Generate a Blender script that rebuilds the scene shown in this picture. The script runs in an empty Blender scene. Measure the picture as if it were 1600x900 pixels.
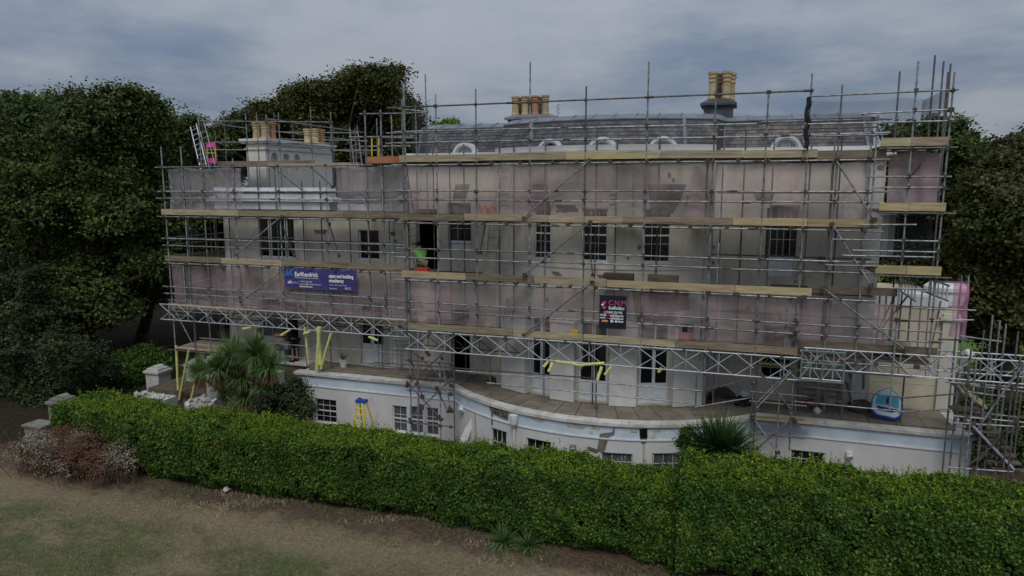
import bpy, math, random
import numpy as np
from mathutils import Vector, Matrix
random.seed(7); rng = np.random.default_rng(7)
S = bpy.context.scene; COL = S.collection
rad = math.radians
# ---------------------------------------------------------------- camera
CZ = 9.5; FPX = 1080.0; PIT = rad(8.43); YAW = rad(18.0)
cam_d = bpy.data.cameras.new('camera'); cam = bpy.data.objects.new('camera', cam_d); COL.objects.link(cam)
cam_d.lens = 36.0*FPX/1600; cam_d.sensor_width = 36; cam_d.clip_end = 2000; cam_d.clip_start = .1
cam.location = (0, 0, CZ); cam.rotation_euler = (rad(90)-PIT, 0, YAW); S.camera = cam
# ---------------------------------------------------------------- world: overcast sky over a Nishita base
W = bpy.data.worlds.new('World'); S.world = W; W.use_nodes = True
nt = W.node_tree; nt.nodes.clear()
def wn(t, **k):
    n = nt.nodes.new(t)
    for a, b in k.items(): setattr(n, a, b)
    return n
out = wn('ShaderNodeOutputWorld'); mix = wn('ShaderNodeMixShader')
b1 = wn('ShaderNodeBackground'); b2 = wn('ShaderNodeBackground')
sky = wn('ShaderNodeTexSky', sky_type='NISHITA'); sky.sun_disc = False
SUN_EL, SUN_AZ = rad(56), rad(166)
sky.sun_elevation = SUN_EL; sky.sun_rotation = SUN_AZ
nt.links.new(sky.outputs[0], b1.inputs[0]); b1.inputs[1].default_value = 0.06
tc = wn('ShaderNodeTexCoord'); sx = wn('ShaderNodeSeparateXYZ'); nt.links.new(tc.outputs['Generated'], sx.inputs[0])
za = wn('ShaderNodeMath', operation='MAXIMUM'); nt.links.new(sx.outputs[2], za.inputs[0]); za.inputs[1].default_value = 0.0
zb = wn('ShaderNodeMath', operation='ADD'); nt.links.new(za.outputs[0], zb.inputs[0]); zb.inputs[1].default_value = 0.16
dv = wn('ShaderNodeVectorMath', operation='DIVIDE'); cb = wn('ShaderNodeCombineXYZ')
nt.links.new(tc.outputs['Generated'], dv.inputs[0])
for i in range(3): nt.links.new(zb.outputs[0], cb.inputs[i])
nt.links.new(cb.outputs[0], dv.inputs[1])
def wnoise(sc, det, rough, off):
    mp = wn('ShaderNodeMapping'); mp.inputs['Location'].default_value = off; nt.links.new(dv.outputs[0], mp.inputs[0])
    n = wn('ShaderNodeTexNoise'); n.inputs['Scale'].default_value = sc; n.inputs['Detail'].default_value = det; n.inputs['Roughness'].default_value = rough
    nt.links.new(mp.outputs[0], n.inputs['Vector']); return n
n1 = wnoise(.80, 7, .58, (3.1, 1.3, 0)); 
cr = wn('ShaderNodeValToRGB'); cr.color_ramp.interpolation = 'B_SPLINE'
e = cr.color_ramp.elements; e[0].position = .39; e[0].color = (.128, .190, .295, 1); e[1].position = .61; e[1].color = (.40, .425, .47, 1)
nt.links.new(n1.outputs[0], cr.inputs[0])
cie = wn('ShaderNodeMath', operation='MULTIPLY_ADD'); nt.links.new(za.outputs[0], cie.inputs[0]); cie.inputs[1].default_value = 1.7; cie.inputs[2].default_value = .90
vm = wn('ShaderNodeVectorMath', operation='SCALE'); nt.links.new(cr.outputs[0], vm.inputs[0]); nt.links.new(cie.outputs[0], vm.inputs['Scale'])
nt.links.new(vm.outputs[0], b2.inputs[0]); b2.inputs[1].default_value = 1.0
mix.inputs[0].default_value = .9
nt.links.new(b1.outputs[0], mix.inputs[1]); nt.links.new(b2.outputs[0], mix.inputs[2]); nt.links.new(mix.outputs[0], out.inputs[0])
# ---------------------------------------------------------------- sun (veiled)
sd = bpy.data.lights.new('sun', 'SUN'); so = bpy.data.objects.new('sun', sd); COL.objects.link(so)
sd.energy = 1.7; sd.angle = rad(25); sd.color = (1, .96, .9)
dirv = Vector((math.sin(SUN_AZ)*math.cos(SUN_EL), math.cos(SUN_AZ)*math.cos(SUN_EL), math.sin(SUN_EL)))
so.rotation_euler = dirv.to_track_quat('Z', 'Y').to_euler()
S.view_settings.view_transform = 'Standard'; S.view_settings.look = 'None'; S.view_settings.gamma = 1
S.view_settings.exposure = -0.24
S.render.engine = 'CYCLES'; S.cycles.transparent_max_bounces = 16; S.cycles.max_bounces = 6
S.render.resolution_x = 1024; S.render.resolution_y = 576

# ---------------------------------------------------------------- survey helper: photo point on a known plane -> place in the world
_fw = Vector((-math.sin(YAW)*math.cos(PIT), math.cos(YAW)*math.cos(PIT), -math.sin(PIT)))
_rt = Vector((math.cos(YAW), math.sin(YAW), 0)); _up = _rt.cross(_fw); CP = Vector((0, 0, CZ))
def A(px, py, X=None, Y=None, Z=None):
    d = _fw + _rt*((px-800)/FPX) - _up*((py-450)/FPX)
    t = (X/d.x) if X is not None else (Y/d.y) if Y is not None else ((Z-CZ)/d.z)
    return CP + d*t

# ---------------------------------------------------------------- materials
MATS = {}
def mat(name, c, c2=None, rough=.85, metal=0., scale=6., bump=0., bscale=40., rnd=0., ramp=(.4, .6), trans=0., spec=.3, island=0., det=6, stretch=None, c3=None, c3s=1.2, c3t=(.58, .7)):
    if name in MATS: return MATS[name]
    m = bpy.data.materials.new(name); m.use_nodes = True; n = m.node_tree.nodes; L = m.node_tree.links
    p = n['Principled BSDF']; p.inputs['Roughness'].default_value = rough; p.inputs['Metallic'].default_value = metal
    p.inputs['Specular IOR Level'].default_value = spec
    g = n.new('ShaderNodeNewGeometry'); pos = g.outputs['Position']
    if stretch:
        mp = n.new('ShaderNodeMapping'); mp.inputs['Scale'].default_value = stretch; L.new(pos, mp.inputs[0]); pos = mp.outputs[0]
    col = None
    rgb = n.new('ShaderNodeRGB'); rgb.outputs[0].default_value = (*c, 1); col = rgb.outputs[0]
    if c2:
        t = n.new('ShaderNodeTexNoise'); t.inputs['Scale'].default_value = scale; t.inputs['Detail'].default_value = det; L.new(pos, t.inputs['Vector'])
        r = n.new('ShaderNodeValToRGB'); r.color_ramp.elements[0].position = ramp[0]; r.color_ramp.elements[1].position = ramp[1]
        r.color_ramp.elements[0].color = (*c, 1); r.color_ramp.elements[1].color = (*c2, 1)
        L.new(t.outputs[0], r.inputs[0]); col = r.outputs[0]
    if c3:
        t = n.new('ShaderNodeTexNoise'); t.inputs['Scale'].default_value = c3s; t.inputs['Detail'].default_value = 8; t.inputs['Roughness'].default_value = .65; L.new(pos, t.inputs['Vector'])
        mr = n.new('ShaderNodeMapRange'); mr.inputs[1].default_value = c3t[0]; mr.inputs[2].default_value = c3t[1]; L.new(t.outputs[0], mr.inputs[0])
        mx = n.new('ShaderNodeMixRGB'); L.new(mr.outputs[0], mx.inputs[0]); L.new(col, mx.inputs[1]); mx.inputs[2].default_value = (*c3, 1); col = mx.outputs[0]
    if rnd or island:
        h = n.new('ShaderNodeHueSaturation'); L.new(col, h.inputs['Color'])
        if rnd: o = n.new('ShaderNodeObjectInfo'); src = o.outputs['Random']; amt = rnd
        else: src = g.outputs['Random Per Island']; amt = island
        mr = n.new('ShaderNodeMapRange'); mr.inputs[3].default_value = 1-amt; mr.inputs[4].default_value = 1+amt; L.new(src, mr.inputs[0]); L.new(mr.outputs[0], h.inputs['Value'])
        m2 = n.new('ShaderNodeMath'); m2.operation = 'MULTIPLY'; m2.inputs[1].default_value = 7.31; L.new(src, m2.inputs[0])
        m3 = n.new('ShaderNodeMath'); m3.operation = 'FRACT'; L.new(m2.outputs[0], m3.inputs[0])
        m4 = n.new('ShaderNodeMapRange'); m4.inputs[3].default_value = .5-amt*.045; m4.inputs[4].default_value = .5+amt*.045; L.new(m3.outputs[0], m4.inputs[0]); L.new(m4.outputs[0], h.inputs['Hue'])
        col = h.outputs[0]
    L.new(col, p.inputs['Base Color'])
    if bump:
        t = n.new('ShaderNodeTexNoise'); t.inputs['Scale'].default_value = bscale; t.inputs['Detail'].default_value = 5; L.new(pos, t.inputs['Vector'])
        b = n.new('ShaderNodeBump'); b.inputs['Strength'].default_value = bump; b.inputs['Distance'].default_value = .02; L.new(t.outputs[0], b.inputs['Height']); L.new(b.outputs[0], p.inputs['Normal'])
    if trans:
        tr = n.new('ShaderNodeBsdfTranslucent'); L.new(col, tr.inputs[0]); ms = n.new('ShaderNodeMixShader'); ms.inputs[0].default_value = trans
        L.new(p.outputs[0], ms.inputs[1]); L.new(tr.outputs[0], ms.inputs[2]); L.new(ms.outputs[0], n['Material Output'].inputs[0])
    MATS[name] = m; return m
def net_mat(name, c, c2, dens, dens2):
    m = bpy.data.materials.new(name); m.use_nodes = True; n = m.node_tree.nodes; L = m.node_tree.links; n.clear()
    o = n.new('ShaderNodeOutputMaterial'); ms = n.new('ShaderNodeMixShader'); t = n.new('ShaderNodeBsdfTransparent'); d = n.new('ShaderNodeBsdfDiffuse')
    g = n.new('ShaderNodeNewGeometry'); mp = n.new('ShaderNodeMapping'); mp.inputs['Scale'].default_value = (1.6, 1.6, .35); L.new(g.outputs['Position'], mp.inputs[0])
    no = n.new('ShaderNodeTexNoise'); no.inputs['Scale'].default_value = 1.1; no.inputs['Detail'].default_value = 5; L.new(mp.outputs[0], no.inputs[0])
    r = n.new('ShaderNodeValToRGB'); r.color_ramp.elements[0].position = .38; r.color_ramp.elements[1].position = .66; r.color_ramp.elements[0].color = (*c, 1); r.color_ramp.elements[1].color = (*c2, 1)
    L.new(no.outputs[0], r.inputs[0]); L.new(r.outputs[0], d.inputs[0])
    mr = n.new('ShaderNodeMapRange'); mr.inputs[1].default_value = .35; mr.inputs[2].default_value = .7; mr.inputs[3].default_value = dens; mr.inputs[4].default_value = dens2
    L.new(no.outputs[0], mr.inputs[0]); L.new(mr.outputs[0], ms.inputs[0]); L.new(t.outputs[0], ms.inputs[1]); L.new(d.outputs[0], ms.inputs[2]); L.new(ms.outputs[0], o.inputs[0])
    return m
M_render = mat('cream_render', (.60, .56, .485), (.52, .48, .415), rough=.9, scale=1.3, bump=.25, bscale=25, c3=(.33, .295, .25), c3s=2.6, c3t=(.56, .74), stretch=(1, 1, .4))
M_render2 = mat('white_render', (.64, .64, .63), (.58, .575, .56), rough=.9, scale=1.1, bump=.15, bscale=25, c3=(.44, .42, .38), c3s=1.6, c3t=(.62, .8), stretch=(1, 1, .4))
M_cream2 = mat('yellow_cream_render', (.60, .56, .42), (.52, .47, .36), rough=.9, scale=1.5, bump=.1, c3=(.35, .31, .24), c3s=2.5, c3t=(.6, .8))
M_blue = mat('pale_blue_paint', (.56, .65, .72), (.50, .58, .64), rough=.8, scale=2, c3=(.50, .46, .36), c3s=1.3, c3t=(.61, .66))
M_coping = mat('stone_coping', (.58, .57, .53), (.44, .43, .39), rough=.9, scale=3, bump=.2, rnd=.08)
M_white = mat('white_paint', (.74, .76, .78), (.66, .68, .70), rough=.55, scale=4)
M_pier = mat('grey_white_paint', (.66, .65, .62), (.59, .58, .545), rough=.8, scale=3)
M_glass = mat('dark_window_glass', (.012, .014, .017), rough=.04, spec=.5)
M_glass2 = mat('blind_window_glass', (.10, .115, .14), (.07, .08, .10), rough=.12, spec=.5, scale=3)
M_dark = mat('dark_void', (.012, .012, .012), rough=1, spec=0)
M_brick = mat('exposed_brick', (.125, .088, .072), (.16, .12, .098), rough=.95, scale=9, bump=.4, island=.16)
M_mortar = mat('brown_mortar', (.145, .115, .095), (.105, .085, .07), rough=1, scale=7, bump=.5)
M_grey_patch = mat('grey_cement_patch', (.20, .18, .155), (.145, .13, .115), rough=1, scale=6, bump=.4)
M_slate = mat('roof_slate', (.068, .070, .080), (.10, .10, .106), rough=.7, scale=3, island=.28, bump=.2, c3=(.165, .145, .12), c3s=1.4, c3t=(.54, .62))
M_lead = mat('lead_sheet', (.13, .15, .18), (.20, .21, .235), rough=.6, scale=1.6, c3=(.17, .14, .12), c3s=2.5, c3t=(.56, .7))
M_leadd = mat('dark_lead', (.045, .052, .062), (.07, .08, .095), rough=.55, scale=2)
M_pot = mat('buff_clay_pot', (.50, .39, .23), (.38, .28, .16), rough=.85, scale=5, rnd=.12)
M_potr = mat('terracotta_pot', (.42, .20, .11), (.36, .2, .12), rough=.85, scale=5)
M_potd = mat('sooty_pot', (.16, .10, .07), (.1, .07, .05), rough=.85, scale=5)
M_pole = mat('galvanised_tube', (.32, .34, .355), (.17, .17, .17), rough=.5, metal=.35, scale=7, rnd=.22, spec=.5)
M_poled = mat('rusty_tube', (.17, .155, .15), (.10, .09, .085), rough=.7, metal=.2, scale=7, rnd=.25)
M_polep = mat('pink_painted_tube', (.24, .21, .23), (.40, .16, .27), rough=.6, scale=2.2, ramp=(.5, .62))
M_alu = mat('aluminium_beam', (.50, .53, .56), (.40, .43, .46), rough=.45, metal=.4, scale=5, rnd=.12, spec=.5)
M_green = mat('green_painted_frame', (.12, .17, .155), (.16, .24, .21), rough=.6)
M_clip = mat('steel_coupler', (.07, .065, .065), (.12, .10, .085), rough=.7, metal=.3, scale=20)
M_board = mat('timber_scaffold_board', (.36, .30, .20), (.25, .20, .135), rough=.9, scale=4, rnd=.42, stretch=(.5, 1, 8), bump=.2, c3=(.14, .11, .085), c3s=1.1, c3t=(.52, .68))
M_boardy = mat('new_yellow_board', (.42, .345, .20), (.33, .27, .15), rough=.9, scale=4, rnd=.25, stretch=(.5, 1, 8), c3=(.20, .15, .09), c3s=1.1, c3t=(.55, .68))
M_boardd = mat('weathered_deck_board', (.14, .11, .08), (.09, .07, .055), rough=1, scale=4, rnd=.3, stretch=(.5, 4, 2))
M_orange = mat('orange_board', (.42, .19, .10), (.34, .15, .09), rough=.85, scale=3)
M_foam = mat('yellow_foam', (.60, .62, .20), (.50, .50, .20), rough=.8, scale=5, rnd=.1)
M_paving = mat('paving_stone', (.225, .195, .15), (.175, .15, .12), rough=.95, scale=2.5, bump=.3, rnd=.14, c3=(.10, .085, .065), c3s=1.2, c3t=(.55, .75))
M_soil = mat('dry_soil', (.12, .09, .065), (.08, .06, .045), rough=1, scale=6, bump=.5)
M_leaf = mat('tree_leaf', (.056, .088, .026), (.088, .116, .032), rough=.5, island=.7, scale=.35, spec=.12, trans=.25, c3=(.085, .088, .030), c3s=.55, c3t=(.58, .74))
M_leafb = mat('autumn_tree_leaf', (.058, .076, .022), (.090, .094, .028), rough=.55, island=.7, scale=.4, spec=.12, trans=.25, c3=(.070, .055, .022), c3s=.5, c3t=(.55, .7))
M_leafd = mat('grey_green_leaf', (.036, .056, .024), (.062, .084, .038), rough=.5, island=.7, scale=.5, spec=.12, trans=.2)
M_leafg = mat('bright_green_leaf', (.14, .23, .035), (.18, .28, .05), rough=.6, island=.35, scale=.5, spec=.12, trans=.3)
M_hedge = mat('privet_leaf', (.050, .104, .018), (.082, .142, .022), rough=.6, island=.75, scale=1.3, trans=.22, spec=.15, c3=(.040, .074, .012), c3s=1.4, c3t=(.5, .66))
M_hedge2 = mat('fresh_privet_leaf', (.14, .225, .018), (.215, .29, .03), rough=.5, island=.6, scale=.8, spec=.12, trans=.3, c3=(.055, .10, .018), c3s=1.0, c3t=(.55, .7))
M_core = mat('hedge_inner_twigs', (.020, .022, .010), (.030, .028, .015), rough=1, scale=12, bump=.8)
M_bark = mat('bark', (.035, .028, .021), (.055, .045, .033), rough=1, scale=8, bump=.6, stretch=(1, 1, .3))
M_barkl = mat('pale_bark', (.20, .16, .12), (.13, .10, .075), rough=1, scale=8, bump=.6)
M_dead = mat('dead_brown_leaf', (.115, .052, .035), (.15, .085, .055), rough=.9, island=.45, scale=1.5, c3=(.27, .25, .19), c3s=.8, c3t=(.50, .60))
M_cord = mat('strap_leaf_green', (.075, .15, .04), (.12, .19, .05), rough=.5, island=.45, scale=1)
M_cordb = mat('strap_leaf_dead', (.22, .14, .065), (.14, .085, .045), rough=.9, island=.4, scale=1)
M_yucca = mat('dark_sword_leaf', (.035, .085, .028), (.075, .135, .045), rough=.45, island=.4, scale=1)
M_straw = mat('straw', (.36, .29, .17), (.26, .20, .12), rough=1, island=.4)
M_skin = mat('skin', (.45, .27, .19), rough=.6); M_hair = mat('dark_hair', (.02, .015, .012), rough=.8)
M_hivis = mat('hi_vis_lime', (.24, .48, .11), (.16, .36, .09), scale=8, rough=.7); M_navy = mat('charcoal_cloth', (.035, .04, .05), rough=.95)
M_khaki = mat('khaki_cloth', (.16, .15, .09), rough=.95); M_black = mat('black_cloth', (.012, .012, .014), rough=.9)
M_red = mat('red_plastic', (.55, .07, .04), rough=.5); M_pinkp = mat('bright_pink_plastic', (.80, .10, .42), rough=.5)
M_yel = mat('yellow_plastic', (.72, .52, .04), rough=.5); M_blk = mat('black_plastic', (.015, .015, .017), rough=.5)
M_bluep = mat('blue_plastic', (.03, .08, .30), rough=.5); M_wood = mat('teak_wood', (.34, .30, .26), (.22, .19, .16), rough=.9, scale=8)
M_banner = mat('purple_banner', (.062, .052, .21), (.05, .042, .17), rough=.7, scale=2)
M_sign = mat('black_navy_banner', (.010, .013, .024), rough=.6)
M_tx = mat('white_print', (.85, .85, .87), rough=.8); M_txb = mat('blue_print', (.05, .22, .60), rough=.8); M_txp = mat('magenta_print', (.62, .06, .26), rough=.8)
M_txo = mat('orange_print', (.8, .3, .12), rough=.8)
M_bag = mat('white_plastic_sack', (.62, .62, .62), (.5, .5, .52), rough=.5)
M_stone_shade = mat('shaded_grey_stone', (.22, .22, .19), (.16, .16, .135), rough=.95, scale=4, bump=.4)  # darker copy of the pale stone, tree shade put into its colour
M_stone = mat('pale_stone', (.52, .52, .49), (.42, .42, .385), rough=.95, scale=3, bump=.3, c3=(.30, .29, .25), c3s=2.5, c3t=(.6, .8))

# ---------------------------------------------------------------- mesh helpers
class MB:
    def __init__(s): s.v = []; s.f = []
    def box(s, x0, x1, y0, y1, z0, z1):
        b = len(s.v)
        s.v += [(x, y, z) for z in (z0, z1) for y in (y0, y1) for x in (x0, x1)]
        s.f += [tuple(b+i for i in q) for q in ((0, 2, 3, 1), (4, 5, 7, 6), (0, 1, 5, 4), (2, 6, 7, 3), (0, 4, 6, 2), (1, 3, 7, 5))]
    def obox(s, c, ax, ay, az):           # oriented box: centre and half-axes
        b = len(s.v); c = Vector(c); ax = Vector(ax); ay = Vector(ay); az = Vector(az)
        s.v += [tuple(c+ax*i+ay*j+az*k) for k in (-1, 1) for j in (-1, 1) for i in (-1, 1)]
        s.f += [tuple(b+i for i in q) for q in ((0, 2, 3, 1), (4, 5, 7, 6), (0, 1, 5, 4), (2, 6, 7, 3), (0, 4, 6, 2), (1, 3, 7, 5))]
    def tube(s, p0, p1, r0, r1=None, n=6, cap=True):
        r1 = r0 if r1 is None else r1; p0 = Vector(p0); p1 = Vector(p1); d = (p1-p0)
        if d.length < 1e-6: return
        d.normalize(); u = d.orthogonal().normalized(); w = d.cross(u); b = len(s.v)
        for p, r in ((p0, r0), (p1, r1)):
            for i in range(n):
                a = 2*math.pi*i/n; s.v.append(tuple(p+(u*math.cos(a)+w*math.sin(a))*r))
        for i in range(n): j = (i+1) % n; s.f.append((b+i, b+j, b+n+j, b+n+i))
        if cap: s.f.append(tuple(b+i for i in reversed(range(n)))); s.f.append(tuple(b+n+i for i in range(n)))
    def path(s, pts, rs, n=6):
        for i in range(len(pts)-1): s.tube(pts[i], pts[i+1], rs[i], rs[i+1], n)
    def lathe(s, c, prof, n=12, cap=True):
        b = len(s.v); c = Vector(c)
        for r, z in prof:
            for i in range(n):
                a = 2*math.pi*i/n; s.v.append((c.x+r*math.cos(a), c.y+r*math.sin(a), c.z+z))
        for k in range(len(prof)-1):
            for i in range(n): j = (i+1) % n; s.f.append((b+k*n+i, b+k*n+j, b+(k+1)*n+j, b+(k+1)*n+i))
        if cap: s.f.append(tuple(b+i for i in reversed(range(n)))); s.f.append(tuple(b+(len(prof)-1)*n+i for i in range(n)))
    def poly(s, pts): b = len(s.v); s.v += [tuple(p) for p in pts]; s.f.append(tuple(range(b, b+len(pts))))
    def prism(s, pts, off):              # polygon extruded by off
        off = Vector(off); b = len(s.v); n = len(pts); s.v += [tuple(p) for p in pts]+[tuple(Vector(p)+off) for p in pts]
        s.f.append(tuple(range(b, b+n))); s.f.append(tuple(reversed(range(b+n, b+2*n))))
        for i in range(n): j = (i+1) % n; s.f.append((b+j, b+i, b+n+i, b+n+j))
    def mesh(s, name):
        m = bpy.data.meshes.new(name); m.from_pydata(s.v, [], s.f); m.update(); return m
    def build(s, name, m, parent=None, kind=None, smooth=False, label=None):
        me = s.mesh(name); me.materials.append(m)
        if smooth: me.polygons.foreach_set('use_smooth', [True]*len(me.polygons))
        return link(name, me, parent, kind, label)
def link(name, me, parent=None, kind=None, label=None):
    o = bpy.data.objects.new(name, me); COL.objects.link(o)
    if parent: o.parent = parent; o.matrix_parent_inverse = PINV.get(parent.name, Matrix())
    if kind: o['kind'] = kind
    if label: o['label'] = label
    return o
PINV = {}
def thing(name, label, cat, loc=(0, 0, 0), group=None):
    o = bpy.data.objects.new(name, None); COL.objects.link(o); o.location = loc; o['label'] = label; o['category'] = cat; o.empty_display_size = .2
    if group: o['group'] = group
    PINV[o.name] = Matrix.Translation(Vector(loc)).inverted(); return o
def tag(o, label, cat, group=None):
    o['label'] = label; o['category'] = cat
    if group: o['group'] = group
    return o
# shared unit meshes
def unit_tube(n=8):
    b = MB(); b.tube((0, 0, 0), (0, 0, 1), 1, n=n); me = b.mesh('tube'); me.polygons.foreach_set('use_smooth', [len(p.vertices) == 4 for p in me.polygons]); return me
UT = {}; UB = {}
def pole(name, p0, p1, m, parent, r=.0255):
    if m.name not in UT: me = unit_tube(); me.materials.append(m); UT[m.name] = me
    o = link(name, UT[m.name], parent); p0 = Vector(p0); p1 = Vector(p1); d = p1-p0
    o.matrix_basis = Matrix.Translation(p0) @ d.to_track_quat('Z', 'Y').to_matrix().to_4x4() @ Matrix.Diagonal((r, r, d.length, 1)); return o
def slab(name, x0, x1, y0, y1, z0, z1, m, parent, rot=0, label=None):
    if m.name not in UB: b = MB(); b.box(-.5, .5, -.5, .5, -.5, .5); me = b.mesh('board'); me.materials.append(m); UB[m.name] = me
    o = link(name, UB[m.name], parent, label=label)
    o.matrix_basis = Matrix.Translation(((x0+x1)/2, (y0+y1)/2, (z0+z1)/2)) @ Matrix.Rotation(rot, 4, 'Y') @ Matrix.Diagonal((x1-x0, y1-y0, z1-z0, 1)); return o
def leaf_mesh(name, C, N, sz, m, parent=None, asp=.55, kind=None):
    n = len(C); r = rng.normal(size=(n, 3)); N = N/np.maximum(np.linalg.norm(N, axis=1, keepdims=True), 1e-6)
    u = np.cross(N, r); u /= np.maximum(np.linalg.norm(u, axis=1, keepdims=True), 1e-6); w = np.cross(N, u); s = sz[:, None]
    V = np.empty((n, 4, 3)); V[:, 0] = C-u*s; V[:, 1] = C-w*s*asp+N*s*.12; V[:, 2] = C+u*s; V[:, 3] = C+w*s*asp+N*s*.12
    me = bpy.data.meshes.new(name); me.vertices.add(4*n); me.vertices.foreach_set('co', V.reshape(-1).astype('f4'))
    me.loops.add(4*n); me.loops.foreach_set('vertex_index', np.arange(4*n, dtype='i4')); me.polygons.add(n)
    me.polygons.foreach_set('loop_start', np.arange(0, 4*n, 4, dtype='i4')); me.polygons.foreach_set('loop_total', np.full(n, 4, 'i4'))
    me.update(); me.validate(); me.materials.append(m); return link(name, me, parent, kind)
def noise3(P, f, seed=0):
    r = np.random.default_rng(seed); out_ = np.zeros(len(P))
    for k in range(5):
        d = r.normal(size=3); d /= np.linalg.norm(d); out_ += np.sin(P@d*f*(1+.5*k)+r.uniform(0, 6.28))/(1+.4*k)
    return out_/2.2

# ================================================================ GROUND
def ground():
    m = bpy.data.materials.new('dry_lawn'); m.use_nodes = True; n = m.node_tree.nodes; L = m.node_tree.links; p = n['Principled BSDF']; p.inputs['Roughness'].default_value = 1; p.inputs['Specular IOR Level'].default_value = .1
    g = n.new('ShaderNodeNewGeometry'); pos = g.outputs['Position']
    def noise(sc, det=6, ro=.6, st=None):
        v = pos
        if st: mp = n.new('ShaderNodeMapping'); mp.inputs['Scale'].default_value = st; L.new(pos, mp.inputs[0]); v = mp.outputs[0]
        t = n.new('ShaderNodeTexNoise'); t.inputs['Scale'].default_value = sc; t.inputs['Detail'].default_value = det; t.inputs['Roughness'].default_value = ro; L.new(v, t.inputs['Vector']); return t.outputs[0]
    def rng_(v, a, b, c=0., d=1.):
        r = n.new('ShaderNodeMapRange'); r.inputs[1].default_value = a; r.inputs[2].default_value = b; r.inputs[3].default_value = c; r.inputs[4].default_value = d; L.new(v, r.inputs[0]); return r.outputs[0]
    def mixc(f, a, b):
        x = n.new('ShaderNodeMixRGB'); L.new(f, x.inputs[0])
        for i, q in ((1, a), (2, b)):
            if isinstance(q, tuple): x.inputs[i].default_value = (*q, 1)
            else: L.new(q, x.inputs[i])
        return x.outputs[0]
    def mul(a, b):
        x = n.new('ShaderNodeMath'); x.operation = 'MULTIPLY'; L.new(a, x.inputs[0]); L.new(b, x.inputs[1]); return x.outputs[0]
    tan = mixc(rng_(noise(22, 5, .8), .38, .62), (.33, .27, .165), (.165, .135, .085))
    green = mixc(rng_(noise(20, 5, .85), .36, .62), (.050, .072, .028), (.19, .19, .085))
    big = noise(.42, 6, .68, (1, 1.5, 1)); fine = noise(4.5, 7, .85)
    add = n.new('ShaderNodeMath'); add.operation = 'MULTIPLY_ADD'; L.new(fine, add.inputs[0]); add.inputs[1].default_value = .55; L.new(big, add.inputs[2])
    sep = n.new('ShaderNodeSeparateXYZ'); L.new(pos, sep.inputs[0]); yv = sep.outputs[1]; xv = sep.outputs[0]
    gm = rng_(add.outputs[0], .66, .80)
    keep = rng_(yv, 14.7, 13.9)      # green only away from the bare strip by the hedge
    lawn = mixc(mul(gm, keep), tan, green)
    wob = n.new('ShaderNodeMath'); wob.operation = 'MULTIPLY_ADD'; L.new(noise(1.4, 6, .7), wob.inputs[0]); wob.inputs[1].default_value = 2.4; L.new(yv, wob.inputs[2])
    soil = mixc(rng_(noise(9, 6, .75), .42, .6), (.085, .062, .045), (.165, .122, .08))
    c = mixc(rng_(wob.outputs[0], 16.5, 17.3), lawn, soil)
    far = mixc(rng_(noise(.6, 6, .7), .42, .6), (.095, .078, .045), (.06, .062, .03))
    c = mixc(rng_(yv, 25, 27), c, far)
    fx = rng_(xv, 11, 13); c = mixc(mul(fx, rng_(yv, 24, 26)), c, mixc(rng_(noise(3), .4, .6), (.12, .20, .04), (.09, .15, .035)))
    tree_shade = mul(rng_(wob.outputs[0], 18.2, 19.2), rng_(xv, -21.5, -24.0)); c = mixc(tree_shade, c, mixc(rng_(noise(5), .4, .6), (.030, .024, .016), (.050, .040, .024)))  # soil colour darkened to paint in the shade under the left trees
    hs = n.new('ShaderNodeHueSaturation'); L.new(c, hs.inputs['Color']); L.new(rng_(noise(7.5, 9, .85), .36, .64, .66, 1.3), hs.inputs['Value']); c = hs.outputs[0]
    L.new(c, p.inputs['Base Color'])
    b = n.new('ShaderNodeBump'); b.inputs['Strength'].default_value = 1; b.inputs['Distance'].default_value = .06; L.new(noise(18, 6, .85), b.inputs['Height']); L.new(b.outputs[0], p.inputs['Normal'])
    xs = [-600, -200, -80, -50]+[-40+i*.5 for i in range(120)]+[22, 40, 120, 600]; ys = [-300, -60, 0]+[5+i*.5 for i in range(60)]+[40, 60, 100, 300, 900]
    V = [(x, y, .03*math.sin(x*1.3+y*.7)+.025*math.sin(x*.5-y*1.9) if (-40 < x < 20 and 5 < y < 33) else 0.) for y in ys for x in xs]
    nx = len(xs); F = [(j*nx+i, j*nx+i+1, (j+1)*nx+i+1, (j+1)*nx+i) for j in range(len(ys)-1) for i in range(nx-1)]
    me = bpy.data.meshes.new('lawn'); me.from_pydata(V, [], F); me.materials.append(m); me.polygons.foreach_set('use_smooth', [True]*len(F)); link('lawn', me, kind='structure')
ground()
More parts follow.
